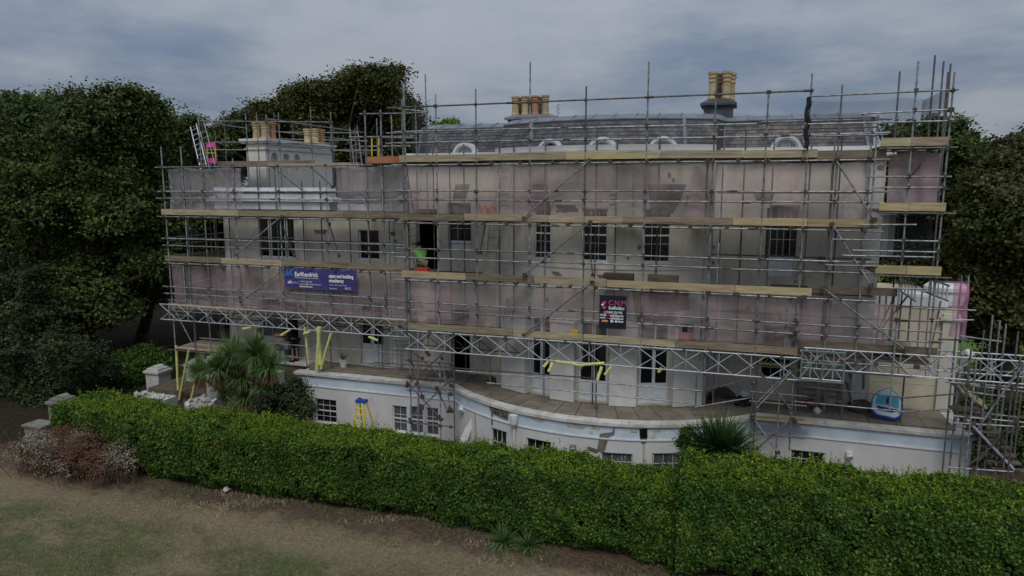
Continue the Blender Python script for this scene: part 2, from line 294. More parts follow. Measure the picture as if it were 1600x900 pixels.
def blades(name, n, xr, yr, m, h, kind='stuff', dens=None, flat=.3, wid=.006):
    x = rng.uniform(*xr, n); y = rng.uniform(*yr, n)
    if dens is not None: k = dens(x, y); x = x[k]; y = y[k]; n = len(x)
    z0 = .03*np.sin(x*1.3+y*.7)+.025*np.sin(x*.5-y*1.9)
    a = rng.uniform(0, 6.28, n); hh = h*rng.uniform(.4, 1.2, n); ln = rng.uniform(.2, 1, n)*flat
    P = np.stack([x, y, z0-.004], 1); D = np.stack([np.cos(a)*ln, np.sin(a)*ln, np.ones(n)*(1-.6*ln)], 1); D /= np.linalg.norm(D, axis=1, keepdims=True)
    Wd = np.stack([-np.sin(a), np.cos(a), np.zeros(n)], 1)*wid
    V = np.empty((n, 3, 3)); V[:, 0] = P-Wd; V[:, 1] = P+Wd; V[:, 2] = P+D*hh[:, None]
    me = bpy.data.meshes.new(name); me.vertices.add(3*n); me.vertices.foreach_set('co', V.reshape(-1).astype('f4')); me.loops.add(3*n); me.loops.foreach_set('vertex_index', np.arange(3*n, dtype='i4'))
    me.polygons.add(n); me.polygons.foreach_set('loop_start', np.arange(0, 3*n, 3, dtype='i4')); me.polygons.foreach_set('loop_total', np.full(n, 3, 'i4')); me.update(); me.materials.append(m); return link(name, me, None, kind)
M_gr = mat('grass_blade', (.21, .20, .09), (.29, .235, .14), rough=.9, island=.75, scale=2); M_grg = mat('green_grass_blade', (.075, .115, .035), (.12, .15, .05), rough=.9, island=.4, scale=2)
P2 = lambda x, y: np.stack([x, y, x*0], 1)
o = blades('grass', 120000, (-20, 3), (9.2, 15.6), M_gr, .05, dens=lambda x, y: noise3(P2(x, y), 2.1, 3) > -.35); tag(o, 'short dry lawn grass in front of the hedge', 'grass')
o = blades('green_grass', 80000, (-21, 2), (9.2, 14.8), M_grg, .045, dens=lambda x, y: noise3(P2(x, y), 1.3, 5)+.6*noise3(P2(x, y), 6, 8) > .25); tag(o, 'darker green grass patches in the dry lawn', 'grass')
o = blades('straw_litter', 7000, (-16, -3), (15.1, 16.9), M_straw, .20, dens=lambda x, y: noise3(P2(x, y), 1.1, 9)+.7*noise3(P2(x, y), 5.5, 19)+.5*(y-15.6)+.3*np.sin(x*.9+8) > .62, flat=1.9, wid=.010); tag(o, 'dry straw and hedge clippings along the foot of the hedge', 'litter')
o = blades('weeds', 5200, (-17, 4), (15.3, 17.0), M_grg, .16, dens=lambda x, y: noise3(P2(x, y), 1.9, 12) > .45, flat=.8, wid=.012); tag(o, 'green weeds at the foot of the hedge', 'weeds')

# ================================================================ HOUSE
house = thing('house', 'large cream rendered Regency villa under repair behind scaffolding, with bowed centre and slate mansard', 'house', (-8, 24.6, 0))
WY = 24.6
def bowY(x):
    dx = x+4.45
    if -8.3 <= x <= -0.75: return 29.2-math.sqrt(44.9-dx*dx)
    return WY
def xz(px, py, Y): p = A(px, py, Y=Y); return p.x, p.z
def wall_x(name, fY, X0, X1, z0, z1, ops, m, parent, th=.35, step=None, dy=0.):
    xs = {X0, X1}; zs = {z0, z1}
    for (a, b, c, d) in ops: xs |= {a, b}; zs |= {c, d}
    if step:
        k = int(math.ceil((X1-X0)/step)); xs |= {X0+(X1-X0)*i/k for i in range(k+1)}
    xs = sorted(x for x in xs if X0-1e-6 <= x <= X1+1e-6); zs = sorted(z for z in zs if z0-1e-6 <= z <= z1+1e-6)
    xs = [xs[0]]+[b for a, b in zip(xs, xs[1:]) if b-a > .004]
    nx, nz = len(xs)-1, len(zs)-1
    solid = [[not any(a-1e-4 < (xs[i]+xs[i+1])/2 < b+1e-4 and c-1e-4 < (zs[k]+zs[k+1])/2 < d+1e-4 for a, b, c, d in ops) for k in range(nz)] for i in range(nx)]
    g = MB()
    P = lambda i, k, s: (xs[i], fY(xs[i])+dy+(th if s else 0), zs[k])
    def q(*pts): g.poly(pts)
    for i in range(nx):
        for k in range(nz):
            if not solid[i][k]: continue
            q(P(i, k, 0), P(i+1, k, 0), P(i+1, k+1, 0), P(i, k+1, 0)); q(P(i+1, k, 1), P(i, k, 1), P(i, k+1, 1), P(i+1, k+1, 1))
            if i == 0 or not solid[i-1][k]: q(P(i, k, 1), P(i, k, 0), P(i, k+1, 0), P(i, k+1, 1))
            if i == nx-1 or not solid[i+1][k]: q(P(i+1, k, 0), P(i+1, k, 1), P(i+1, k+1, 1), P(i+1, k+1, 0))
            if k == 0 or not solid[i][k-1]: q(P(i, k, 1), P(i+1, k, 1), P(i+1, k, 0), P(i, k, 0))
            if k == nz-1 or not solid[i][k+1]: q(P(i, k+1, 0), P(i+1, k+1, 0), P(i+1, k+1, 1), P(i, k+1, 1))
    return g.build(name, m, parent)
def window(X0, X1, z0, z1, fY, cols, rows, parent, name='window', rec=.12, fw=.04, bar=.012, panel=0., glass=M_glass, sill=True, mid=None, m=M_white, leafs=1):
    """frame with glazing bars; panes are sub-parts; panel = height of a solid lower panel; mid = height share of a heavier meeting rail"""
    a = Vector((X0, fY(X0)+rec, 0)); b = Vector((X1, fY(X1)+rec, 0)); u = (b-a); w = u.length; u.normalize(); n = Vector((u.y, -u.x, 0)); zz = Vector((0, 0, 1))
    g = MB()
    def bx(s0, s1, h0, h1, d=.03, off=0.): c = a+u*((s0+s1)/2)+zz*((h0+h1)/2)+n*off; g.obox(c, u*((s1-s0)/2), n*d, zz*((h1-h0)/2))
    bx(0, fw, z0, z1); bx(w-fw, w, z0, z1); bx(fw, w-fw, z1-fw, z1); bx(fw, w-fw, z0, z0+fw)
    if sill: bx(-.03, w+.03, z0-.05, z0-.003, .08, .04)
    gz0 = z0+fw
    if panel: bx(fw, w-fw, z0+fw, z0+panel, .022, -.002); gz0 = z0+panel; bx(fw+.07, w/2-.06, z0+fw+.09, z0+panel-.09, .01, .027); bx(w/2+.06, w-fw-.07, z0+fw+.09, z0+panel-.09, .01, .027)
    gx0, gx1, gz1 = fw, w-fw, z1-fw
    if leafs == 2: bx(w/2-.05, w/2+.05, gz0, gz1, .026)
    if mid: hm = gz0+(gz1-gz0)*mid; bx(gx0, gx1, hm-.025, hm+.025, .026)
    xs = [gx0+(gx1-gx0)*i/cols for i in range(cols+1)]; zs = [gz0+(gz1-gz0)*i/rows for i in range(rows+1)]
    for x in xs[1:-1]: bx(x-bar/2, x+bar/2, gz0, gz1, .018, .004)
    for z in zs[1:-1]: bx(gx0, gx1, z-bar/2, z+bar/2, .018, .005)
    wo = g.build(name, m, parent)
    pw = (gx1-gx0)/cols-.006; ph = (gz1-gz0)/rows-.006; pb = MB(); pb.obox((0, 0, 0), u*(pw/2), n*.004, zz*(ph/2)); pm = pb.mesh('pane'); pm.materials.append(glass)
    for i in range(cols):
        for k in range(rows):
            p = link('pane', pm, wo); p.matrix_parent_inverse = PINV[parent.name]; c = a+u*((xs[i]+xs[i+1])/2)+zz*((zs[k]+zs[k+1])/2); p.matrix_parent_inverse = Matrix(); p.location = c
    return wo
# openings measured on the facade
FL = 2.2
H0, H1 = 7.02, 8.76     # first-floor windows
D1 = 4.98               # ground-floor door heads
bow_doors = []; bow_wins = []
for l, r in ((830, 863), (907, 952), (999, 1044)):
    x0 = A(l, 560, Y=22.85).x; x1 = A(r, 560, Y=22.85).x; bow_doors.append((x0, x1, FL+.05, D1))
for l, r in ((834, 862), (911, 951), (1003, 1046)):
    x0 = A(l, 370, Y=22.75).x; x1 = A(r, 370, Y=22.75).x; bow_wins.append((x0, x1, H0, H1))
wall_x('wall', bowY, -8.3, -.75, FL-.3, 10.45, bow_doors+bow_wins, M_render, house, th=.3, step=.25)
for d in bow_doors: window(*d, bowY, 2, 1, house, name='door', panel=.68, rec=.1, fw=.07, leafs=2, sill=False)
for w_ in bow_wins: window(*w_, bowY, 3, 3, house, rec=.1, mid=.5)
# bow end returns
g = MB(); g.box(-8.3, -8.0, 23.66, WY-.002, FL-.3, 10.45); g.build('wall', M_render, house); g = MB(); g.box(-1.05, -.75, 23.62, WY-.002, FL-.3, 10.45); g.build('wall', M_render, house)
# flat wall either side
lw = [(A(405, 380, Y=WY).x, A(460, 380, Y=WY).x, 6.5, 8.15), (A(560, 380, Y=WY).x, A(592, 380, Y=WY).x, 6.55, 7.75),
      (A(408, 520, Y=WY).x, A(440, 520, Y=WY).x, 3.0, 4.75), (A(443, 520, Y=WY).x, A(466, 520, Y=WY).x, FL, 4.6), (A(564, 540, Y=WY).x, A(599, 540, Y=WY).x, FL+.05, 4.8)]
mw = [(A(700, 370, Y=WY).x, A(736, 370, Y=WY).x, 7.0, 8.85), (A(650, 380, Y=WY).x, A(684, 380, Y=WY).x, 6.2, 8.6), (A(705, 560, Y=WY).x, A(734, 560, Y=WY).x, FL, 4.7)]
rw = [(A(1196, 380, Y=WY).x, A(1247, 380, Y=WY).x, 7.03, 8.86), (A(1188, 580, Y=WY).x, A(1236, 580, Y=WY).x, 2.95, 4.8)]
flat = lambda x: WY
px_corner = A(535, 290, Y=26.9).x
XL, XM, XR = A(351, 380, Y=WY).x, A(636, 300, Y=WY).x, A(1374, 400, Y=WY).x
wall_x('wall', flat, XL, XM, FL-.3, 8.52, lw, M_render, house)
wall_x('wall', flat, XM, -8.3, FL-.3, 10.45, mw, M_render, house)
wall_x('wall', flat, -.75, XR, FL-.3, 10.45, rw, M_render, house)
g = MB(); g.box(XL, XL+.35, WY+.35, 34, 0, 8.52); g.box(XM, XM+.35, WY+.352, 34, 8.0, 10.45); g.box(XR-.35, XR, WY+.35, 34, 0, 10.45); g.box(XL, XR, 33.6, 34.2, 0, 8.5); g.build('wall', M_render, house)
g = MB(); g.box(px_corner, XM-.01, 26.9, 27.2, 8.57, 10.3); g.build('wall', M_grey_patch, house)
# pilasters and quoin strips
g = MB()
for px in (1345, 1110): x = A(px, 400, Y=WY).x; g = MB(); g.box(x, x+.42, WY-.06, WY-.001, FL, 10.2); g.build('pilaster', M_pier, house)
for px in (356, 470, 606): x = A(px, 400, Y=WY).x; g = MB(); g.box(x, x+.3, WY-.05, WY-.001, FL, 8.2); g.build('pilaster', M_pier, house)
for l, r in ((783, 826), (866, 904), (955, 996), (1048, 1092)):   # projecting piers between the garden doors
    x0 = A(l, 560, Y=22.8).x; x1 = A(r, 560, Y=22.8).x; g = MB(); a = Vector((x0, bowY(x0), 0)); b = Vector((x1, bowY(x1), 0)); u = (b-a)/2; n = Vector((u.y, -u.x, 0)).normalized()
    g.obox((a+b)/2+n*.10+Vector((0, 0, 3.56)), u, n*.17, (0, 0, 1.36)); g.obox((a+b)/2+n*.10+Vector((0, 0, 4.97)), u*1.04, n*.21, (0, 0, .05)); g.build('pier', M_pier, house)
# string courses and cornice
def band(name, fY, X0, X1, z0, z1, out_, m, parent, step=.25):
    return wall_x(name, lambda x: fY(x)-out_, X0, X1, z0, z1, [], m, parent, th=out_-.002, step=step)
band('string_course', bowY, -8.25, -.8, 6.76, 6.82, .03, M_render, house); band('string_course', flat, -.7, XR, 6.76, 6.82, .03, M_render, house, step=9)
band('cornice', bowY, -8.5, -.55, 10.45, 10.62, .28, M_render2, house); band('cornice', flat, XM-.15, -8.52, 10.45, 10.62, .28, M_render2, house, step=9); band('cornice', flat, -.53, XR+.2, 10.45, 10.62, .28, M_render2, house, step=9)
wall_x('parapet', lambda x: bowY(x)-.12, -8.3, -.75, 10.622, 10.80, [], M_render2, house, th=.25, step=.25); wall_x('parapet', lambda x: WY-.12, XM, -8.302, 10.622, 10.72, [], M_render2, house, th=.25); wall_x('parapet', lambda x: WY-.12, -.748, XR, 10.622, 10.74, [], M_render2, house, th=.25)
# windows on the flat walls
x0, x1, z0, z1 = lw[0]; q = (x1-x0)
for a, b, c in ((x0, x0+q*.26, 1), (x0+q*.30, x0+q*.72, 2), (x0+q*.76, x1, 1)): window(a, b, z0, z1, flat, c, 2, house)
window(*lw[1], flat, 2, 2, house); window(*lw[2], flat, 2, 2, house, glass=M_glass2)
window(*lw[4], flat, 2, 1, house, name='door', panel=.8, leafs=2, sill=False)
window(mw[0][0], mw[0][1], 7.35, 8.85, flat, 3, 3, house, rec=.2)
x0, x1 = mw[0][:2]; g = MB(); g.box(x0, x1, WY+.15, WY+.2, 7.0, 7.28); g.box(x0+.08, x1-.08, WY+.13, WY+.149, 7.05, 7.23); g.build('panel', M_white, house)
window(rw[0][0]+.12, rw[0][1], 7.12, 8.86, flat, 4, 3, house, rec=.2); window(*rw[1], flat, 3, 2, house, rec=.2)
x0, x1 = rw[0][:2]; g = MB(); g.box(x0+.1, x1-.15, WY-.05, WY-.002, 6.50, 6.98); g.box(x0+.18, x1-.23, WY-.07, WY-.052, 6.56, 6.92); g.build('panel', M_white, house)
g = MB()
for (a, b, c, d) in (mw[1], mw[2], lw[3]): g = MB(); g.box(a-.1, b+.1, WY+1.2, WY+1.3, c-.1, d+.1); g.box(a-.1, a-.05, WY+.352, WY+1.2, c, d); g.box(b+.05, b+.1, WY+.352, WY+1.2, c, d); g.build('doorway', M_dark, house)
# exposed masonry patches: real bricks laid in a shallow bed
def patch(pts, Yf, bricks=True, proud=.014):
    """pts: outline (x,z) polygon on the facade"""
    g = MB(); xa, xb = min(p[0] for p in pts), max(p[0] for p in pts); n_ = max(1, int((xb-xa)/.12))
    def zr(x):
        q = [z1+(z2-z1)*(x-x1)/(x2-x1) for (x1, z1), (x2, z2) in zip(pts, pts[1:]+pts[:1]) if abs(x2-x1) > 1e-6 and min(x1, x2)-1e-6 <= x <= max(x1, x2)+1e-6]; return min(q), max(q)
    for i in range(n_):
        x0, x1 = xa+(xb-xa)*i/n_+1e-4, xa+(xb-xa)*(i+1)/n_-1e-4; (l0, h0), (l1, h1) = zr(x0), zr(x1); g.prism([(x0, Yf(x0)-.006, l0), (x1, Yf(x1)-.006, l1), (x1, Yf(x1)-.006, h1), (x0, Yf(x0)-.006, h0)], (0, .012, 0))
    bed = g.build('exposed_masonry', M_mortar if bricks else M_grey_patch, house)
    if not bricks: return
    xs = [p[0] for p in pts]; zs = [p[1] for p in pts]; h = MB()
    def inside(x, z):
        c = False
        for (x1, z1), (x2, z2) in zip(pts, pts[1:]+pts[:1]):
            if (z1 > z) != (z2 > z) and x < (x2-x1)*(z-z1)/(z2-z1)+x1: c = not c
        return c
    z = min(zs); k = 0
    while z < max(zs)-.06:
        x = min(xs)-(.11 if k % 2 else 0)
        while x < max(xs):
            if inside(x+.01, z+.005) and inside(x+.2, z+.06) and random.random() < .96:
                d = proud+random.uniform(-.005, .008); cx = x+.105; h.box(x, x+.212, Yf(cx)-d, Yf(cx)-.0045, z, z+.063)
            x += .225
        z += .075; k += 1
    if h.f: o_ = h.build('brick', M_brick, bed, kind='stuff'); o_.matrix_parent_inverse = PINV[house.name]; o_.matrix_parent_inverse = Matrix()
def prect(l, t, r, b, Yf=bowY, bricks=True, Yg=22.7, pts=None):
    pp = pts or [(l, t), (r, t), (r, b), (l, b)]; patch([(lambda p: (p.x, p.z))(A(x, y, Y=Yg)) for x, y in pp], Yf, bricks)
prect(829, 288, 860, 330); prect(870, 320, 906, 331); prect(0, 0, 0, 0, pts=[(954, 272), (961, 272), (961, 300), (964, 302), (963, 328), (953, 335)])
prect(0, 0, 0, 0, pts=[(1012, 288), (1072, 288), (1052, 334), (1012, 334)], bricks=True)
prect(988, 453, 1076, 489); prect(992, 491, 1057, 503, bricks=True); prect(830, 444, 849, 450, bricks=False); prect(837, 450, 845, 500, bricks=False); prect(934, 428, 990, 436, bricks=False); prect(862, 424, 880, 431, bricks=False)
prect(0, 0, 0, 0, pts=[(897, 352), (905, 352), (904, 395), (897, 397)], bricks=True)
prect(707, 288, 734, 311, Yf=flat, Yg=WY, bricks=False); prect(0, 0, 0, 0, pts=[(1139, 483), (1165, 483), (1170, 474), (1176, 480), (1176, 491), (1139, 490)], Yf=flat, Yg=WY, bricks=False)
prect(0, 0, 0, 0, pts=[(1176, 300), (1212, 300), (1204, 318), (1184, 318)], Yf=flat, Yg=WY, bricks=False); prect(0, 0, 0, 0, pts=[(1350, 290), (1358, 286), (1359, 305), (1352, 311)], Yf=flat, Yg=WY, bricks=False)
prect(0, 0, 0, 0, pts=[(489, 359), (512, 359), (511, 366), (490, 365)], Yf=flat, Yg=WY, bricks=False); prect(382, 416, 412, 456, Yf=flat, Yg=WY, bricks=False); prect(605, 442, 627, 453, Yf=flat, Yg=WY, bricks=False)
prect(780, 359, 799, 391, Yf=flat, Yg=WY, bricks=False); prect(1212, 486, 1224, 502, Yf=flat, Yg=WY, bricks=True)
g = MB()
for (px, py, r) in ((1043, 273, .1), (1050, 281, .07), (1032, 291, .05), (1072, 308, .06), (1069, 318, .09), (998, 386, .09), (856, 468, .09), (982, 403, .05), (1095, 472, .1)):
    p = A(px, py, Y=22.7); y = bowY(p.x); g.tube((p.x, y-.005, p.z), (p.x, y+.05, p.z), r, n=7)
for (px, py, r) in ((614, 365, .09), (618, 376, .05), (1283, 406, .12), (1375, 262, .1), (1235, 470, .07), (1114, 386, .07), (1114, 410, .06)): p = A(px, py, Y=WY); g.tube((p.x, WY-.067, p.z), (p.x, WY+.05, p.z), r, n=7)
g.build('drill_hole', M_grey_patch, house, kind='stuff')
# left wing: parapet block, flat roof and chimney
pa, pb_ = A(338, 294, Y=WY), A(524, 325, Y=WY)
g = MB(); g.box(pa.x+.1, pb_.x-.1, WY-.30, WY+.25, 8.522, 9.22); g.box(pa.x+.1, pb_.x-.1, WY-.30, WY+.24, 9.3, 9.42); g.build('parapet', M_white, house)
g = MB(); g.box(pa.x-.2, pb_.x+.15, WY-.42, WY+.3, 8.86, 8.98); g.box(pa.x-.1, pb_.x+.05, WY-.36, WY+.28, 8.981, 9.03); g.box(pa.x+.02, pb_.x-.02, WY-.36, WY+.3, 9.222, 9.299); g.box(pb_.x+.16, XM-.01, WY-.1, WY+.2, 8.522, 8.75); g.build('cornice', M_white, house)
g = MB(); g.box(XL, XM-.002, WY+.352, 33.6, 8.45, 8.56); g.build('roof', M_leadd, house)
cx0 = -20.7; cx1 = -20.05; cy0, cy1 = 26.3, 31.6
g = MB(); g.box(cx0-.35, cx1-.2, cy0, cy1, 8.56, 11.35)
ny = [A(p_, 240, X=cx1).y for p_ in (429, 447, 464)]; ed = [cy0]+[v for y in ny for v in (y-.27, y+.27)]+[cy1]
for k in range(0, 8, 2): g.box(cx1-.199, cx1, ed[k], ed[k+1], 8.56, 11.35)
for y in ny:
    g.box(cx1-.199, cx1, y-.269, y+.269, 8.56, 10.12)
    for j in range(12): a = -.269+.538*j/12; b = a+.538/12; zt_ = 10.7+math.sqrt(max(0, .269**2-((a+b)/2)**2)); g.box(cx1-.199, cx1, y+a, y+b, zt_, 11.35)
ch = g.build('chimney', mat('clean_cream_render', (.74, .70, .62), (.68, .64, .56), rough=.9, scale=2), house)
g = MB(); g.box(cx0-.5, cx1+.13, cy0-.14, cy1+.14, 11.352, 11.45); g.box(cx0-.58, cx1+.2, cy0-.2, cy1+.2, 11.452, 11.56); g.box(cx0-.42, cx1+.06, cy0-.07, cy1+.07, 11.1, 11.15); co = g.build('chimney_cornice', M_pier, ch)
def pot(x, y, z, h, r, m, parent):
    g = MB(); g.lathe((x, y, z), [(r*1.05, 0), (r*1.05, .06), (r*.9, .09), (r*.86, h*.6), (r*1.0, h*.63), (r*1.0, h*.68), (r*.86, h*.7), (r*.86, h*.76), (r*1.04, h*.78), (r*1.04, h*.84), (r*.88, h*.86), (r*1.12, h*.92), (r*1.12, h), (r*.9, h), (r*.8, h*.9)], n=14)
    return g.build('chimney_pot', m, parent, smooth=False)
for i, (x, y) in enumerate(((-20.75, 26.7), (-20.3, 26.7), (-20.75, 27.15), (-20.3, 27.15), (-20.75, 30.6), (-20.3, 30.6), (-20.75, 31.1), (-20.3, 31.1))): pot(x, y, 11.56, .75, .2, M_pot if i % 4 != 3 else M_potr, ch)
# mansard: slates over the bow and the flats, lead above
roof_g = MB(); slate = MB(); lead = MB()
def mans_pt(x, t):     # t 0 = eaves, 1 = top of the slates
    return Vector((x, bowY(x)+.28+.62*t, 10.62+1.0*t))
def mansard(X0, X1, dz=0.):
    n = max(2, int((X1-X0)/.21)); rows = 8
    for i in range(n):
        a = X0+(X1-X0)*i/n; b = X0+(X1-X0)*(i+1)/n
        pa_, pb2 = mans_pt(a, 0), mans_pt(b, 0); pc, pd = mans_pt(b, 1), mans_pt(a, 1)
        roof_g.poly((pa_, pb2, pc, pd)); 
    for r in range(rows):
        off = (r % 2)*.5
        for i in range(-1, n+1):
            a = X0+(X1-X0)*(i+off)/n+.006; b = X0+(X1-X0)*(i+1+off)/n-.006
            a = max(a, X0); b = min(b, X1)
            if b-a < .05: continue
            t0 = r/rows; t1 = (r+1.25)/rows if r < rows-1 else 1.0; l = random.uniform(.010, .022)
            p0, p1 = mans_pt(a, t0), mans_pt(b, t0); p2, p3 = mans_pt(b, t1), mans_pt(a, t1)
            nn = Vector((0, -.85, .5)); q_ = [p0+nn*(l+.012), p1+nn*(l+.012), p2+nn*.008, p3+nn*.008]
            slate.prism([q_[3], q_[2], q_[1], q_[0]], nn*-.010)
XA, XB = XM+.25, XR-.35
mansard(XA, -8.3); mansard(-8.3, -.75); mansard(-.75, XB)
roof = roof_g.build('roof', M_leadd, house)
o = slate.build('slate', M_slate, roof, kind='stuff')
# hipped ends of the mansard
g = MB(); g.poly([mans_pt(XB, 0), Vector((XB+.0, 33, 10.62)), Vector((XB-.55, 33, 11.62)), mans_pt(XB, 1)+Vector((-.0, 0, 0))]); g.poly([Vector((XA, 33, 10.62)), mans_pt(XA, 0), mans_pt(XA, 1), Vector((XA+.5, 33, 11.62))]); g.build('hip', M_slate, roof)
def topY(x): return bowY(x)+.9
n = 60
for i in range(n):        # lead roll, shallow lead slope and back slope
    a = XA+(XB-XA)*i/n; b = XA+(XB-XA)*(i+1)/n
    for (o0, h0), (o1, h1) in (((-.02, 11.60), (-.02, 11.70)), ((-.02, 11.70), (.9, 11.93)),):
        lead.poly((Vector((a, topY(a)+o0, h0)), Vector((b, topY(b)+o0, h0)), Vector((b, topY(b)+o1, h1)), Vector((a, topY(a)+o1, h1))))
    lead.poly((Vector((a, topY(a)+.9, 11.93)), Vector((b, topY(b)+.9, 11.93)), Vector((b, 33, 11.7)), Vector((a, 33, 11.7))))
lead.build('lead_flat', M_lead, roof)
g = MB()
xx = XA
while xx < XB: y = topY(xx); g.tube((xx, y-.03, 11.71), (xx, y+.95, 11.95), .028, n=6); xx += .72
for i in range(n): a = XA+(XB-XA)*i/n; b = XA+(XB-XA)*(i+1)/n; g.tube((a, topY(a)-.03, 11.69), (b, topY(b)-.03, 11.69), .035, n=6)
for x in (A(1076, 215, Y=24.6).x, A(838, 215, Y=24).x, XM+.4, XB-.15): p, q = mans_pt(x, 0), mans_pt(x-.12, 1); nn = Vector((0, -.04, .03)); g.tube(p+nn, q+nn, .07, n=6)
g.build('lead_roll', M_lead, roof)
# round-headed dormers
def dormer(px, wpx, topy, boarded=False):
    Yd = None; x = A(px, 230, Y=23.6).x; y = bowY(x)+.2
    p = A(px, topy, Y=y); x = p.x; y = bowY(x)+.18; R = wpx/2/44.; zt = A(px, topy, Y=y).z; zc = zt-R
    N = 16; arc = lambda r, yy: [(x+r*math.cos(math.pi*i/N), yy, zc+r*math.sin(math.pi*i/N)) for i in range(N+1)]
    g = MB()
    def ring(r0, r1, y0, y1):
        o0, o1, i0, i1 = arc(r1, y0), arc(r1, y1), arc(r0, y0), arc(r0, y1)
        for k in range(N): g.poly((i0[k], o0[k], o0[k+1], i0[k+1])); g.poly((o0[k], o1[k], o1[k+1], o0[k+1])); g.poly((i0[k+1], i1[k+1], i1[k], i0[k]))
        for s in (0, N):
            X0_, X1_ = sorted((i0[s][0], o0[s][0])); g.box(X0_, X1_, y0, y1, 10.55, zc)
    ring(R*.80, R, y-.14, y+.75); ring(R*.68, R*.78, y-.08, y+.3)
    d = g.build('dormer', M_white, house)
    f = MB(); o0 = arc(R*.68, y+.04)
    f.poly([o0[-1]]+[(x-R*.68, y+.04, 10.6), (x+R*.68, y+.04, 10.6)]+o0[:-1]); pn = f.build('pane', mat('pale_dormer_glass', (.42, .50, .52), (.34, .42, .45), rough=.15, spec=.5) if not boarded else M_glass, d)
    h = MB(); 
    for dx in (-R*.23, R*.23): h.box(x+dx-.012, x+dx+.012, y+.01, y+.035, 10.6, zc+R*.6)
    h.box(x-R*.68, x+R*.68, y+.005, y+.03, zc-.012, zc+.012); h.build('glazing_bar', M_white, d)
for a in ((727, 42, 223), (861, 38, 217, True), (942, 44, 214), (1037, 42, 213), (1229, 42, 211)): dormer(*a)
# big lead-dressed stacks
def stack(l, r, Yc, zbot, zcap0, zcap1, dep, pots, hpot):
    x0 = A(l, 190, Y=Yc).x; x1 = A(r, 190, Y=Yc).x; g = MB(); g.box(x0+.12, x1-.12, Yc+.1, Yc+dep, zbot, zcap0); ch = g.build('chimney', M_leadd, house)
    g = MB(); g.box(x0, x1, Yc-.02, Yc+dep+.12, zcap0+.002, zcap0+.08)
    b0 = [(x0, Yc-.02), (x1, Yc-.02), (x1, Yc+dep+.12), (x0, Yc+dep+.12)]; i_ = .28
    t0 = [(x0+i_, Yc+i_), (x1-i_, Yc+i_), (x1-i_, Yc+dep-i_+.1), (x0+i_, Yc+dep-i_+.1)]
    for k in range(4): j = (k+1) % 4; g.poly(((*b0[k], zcap0+.08), (*b0[j], zcap0+.08), (*t0[j], zcap1), (*t0[k], zcap1)))
    g.poly([(*q, zcap1) for q in t0]); g.build('chimney_cap', M_lead if l < 900 else M_leadd, ch)
    for (px, row, m) in pots: xx = A(px, 160, Y=Yc+.35+row*.5).x; pot(xx, Yc+.38+row*.5, zcap1-.02, hpot, .145 if l < 900 else .16, m, ch)
    return ch
stack(788, 868, 26.0, 11.7, 12.02, 12.22, 1.2, ((805, 0, M_pot), (820, 0, M_pot), (836, 0, M_potr), (852, 0, M_pot), (812, 1, M_potd), (828, 1, M_potd), (843, 1, M_potd)), .72)
stack(1093, 1150, 26.0, 11.7, 12.3, 12.56, 1.3, ((1113, 0, M_pot), (1134, 0, M_pot), (1121, 1, M_potd), (1141, 1, M_pot)), .95)
# ground-floor garden room at the right end, with a curved white cornice
gx0 = XR+.02; gx1 = A(1487, 560, Y=25.4).x
g = MB(); g.box(gx0, gx1, 25.2, 31, 1.9, 5.6)
for z in (3.0, 3.6, 4.2, 4.8): g.box(gx0, gx1+.01, 25.19, 25.2, z, z+.02)
g.build('wall', M_cream2, house)
g = MB(); g.box(gx1-.42, gx1+.06, 25.08, 25.7, 2.2, 5.4); g.box(gx1-.5, gx1+.12, 25.02, 25.8, 5.2, 5.3); g.build('pilaster', mat('cream_paint', (.54, .52, .44), rough=.8), house)
cc = A(1440, 455, Y=24.9); g = MB(); prof = [(.85, 0), (.95, .06), (1.0, .2), (1.0, .45), (1.12, .5), (1.12, .62), (.9, .72)]; g.lathe((gx1-.28, 25.7, 5.62), [(r_*.56, z_) for r_, z_ in prof], n=28); g.box(gx0, gx1-.3, 25.14, 26, 5.62, 6.0); g.build('cornice', M_white, house, smooth=False)
xw = A(1345, 500, Y=WY).x
g = MB(); lx = A(1362, 500, Y=25.1); g.box(lx.x-.12, lx.x+.12, 24.85, 25.1, lx.z-.3, lx.z+.2); g.lathe((lx.x, 24.97, lx.z+.2), [(.16, 0), (.05, .12), (.02, .2)], n=6); tag(g.build('wall_lantern', M_stone), 'small boxed lantern on the wall left of the scaffolded garden room', 'lantern')

# ================================================================ TERRACE
terr = thing('terrace', 'raised terrace with pale blue frieze, white rendered walls and a bowed middle', 'terrace', (-4, 22, 0))
TL, TR = -16.55, 6.92
def tY(x):
    if -9.62 <= x <= .87: return 28.3-math.sqrt(57.8-(x+4.4)**2)
    return 22.87
bw = []
for (l, t, r, b, Y, c, rws, gl) in ((492, 622, 527, 668, 22.87, 3, 4, M_glass), (613, 633, 637, 690, 22.87, 2, 3, M_glass2), (640, 634, 662, 692, 22.87, 2, 3, M_glass2), (665, 636, 686, 696, 22.87, 2, 3, M_glass2),
                          (769, 667, 797, 712, 21.5, 3, 2, M_glass), (822, 684, 863, 720, 20.9, 3, 2, M_glass), (940, 703, 988, 738, 20.9, 3, 2, M_glass2), (1020, 705, 1066, 745, 21.2, 3, 2, M_glass2), (1235, 702, 1288, 735, 22.87, 3, 2, M_glass)):
    p, q = A(l, t, Y=Y), A(r, b, Y=Y); bw.append(((p.x, q.x, max(.15, q.z), p.z), c, rws, gl))
holes = [w_[0] for w_ in bw]
h1 = A(1005, 675, Y=20.9); holes2 = [(h1.x-.15, h1.x+.15, h1.z-.16, h1.z+.18)]
wall_x('wall', tY, -9.64, .88, -.1, 1.62, [h for h in holes if -9.6 < h[0] < .8]+[], M_render2, terr, th=.3, step=.3)
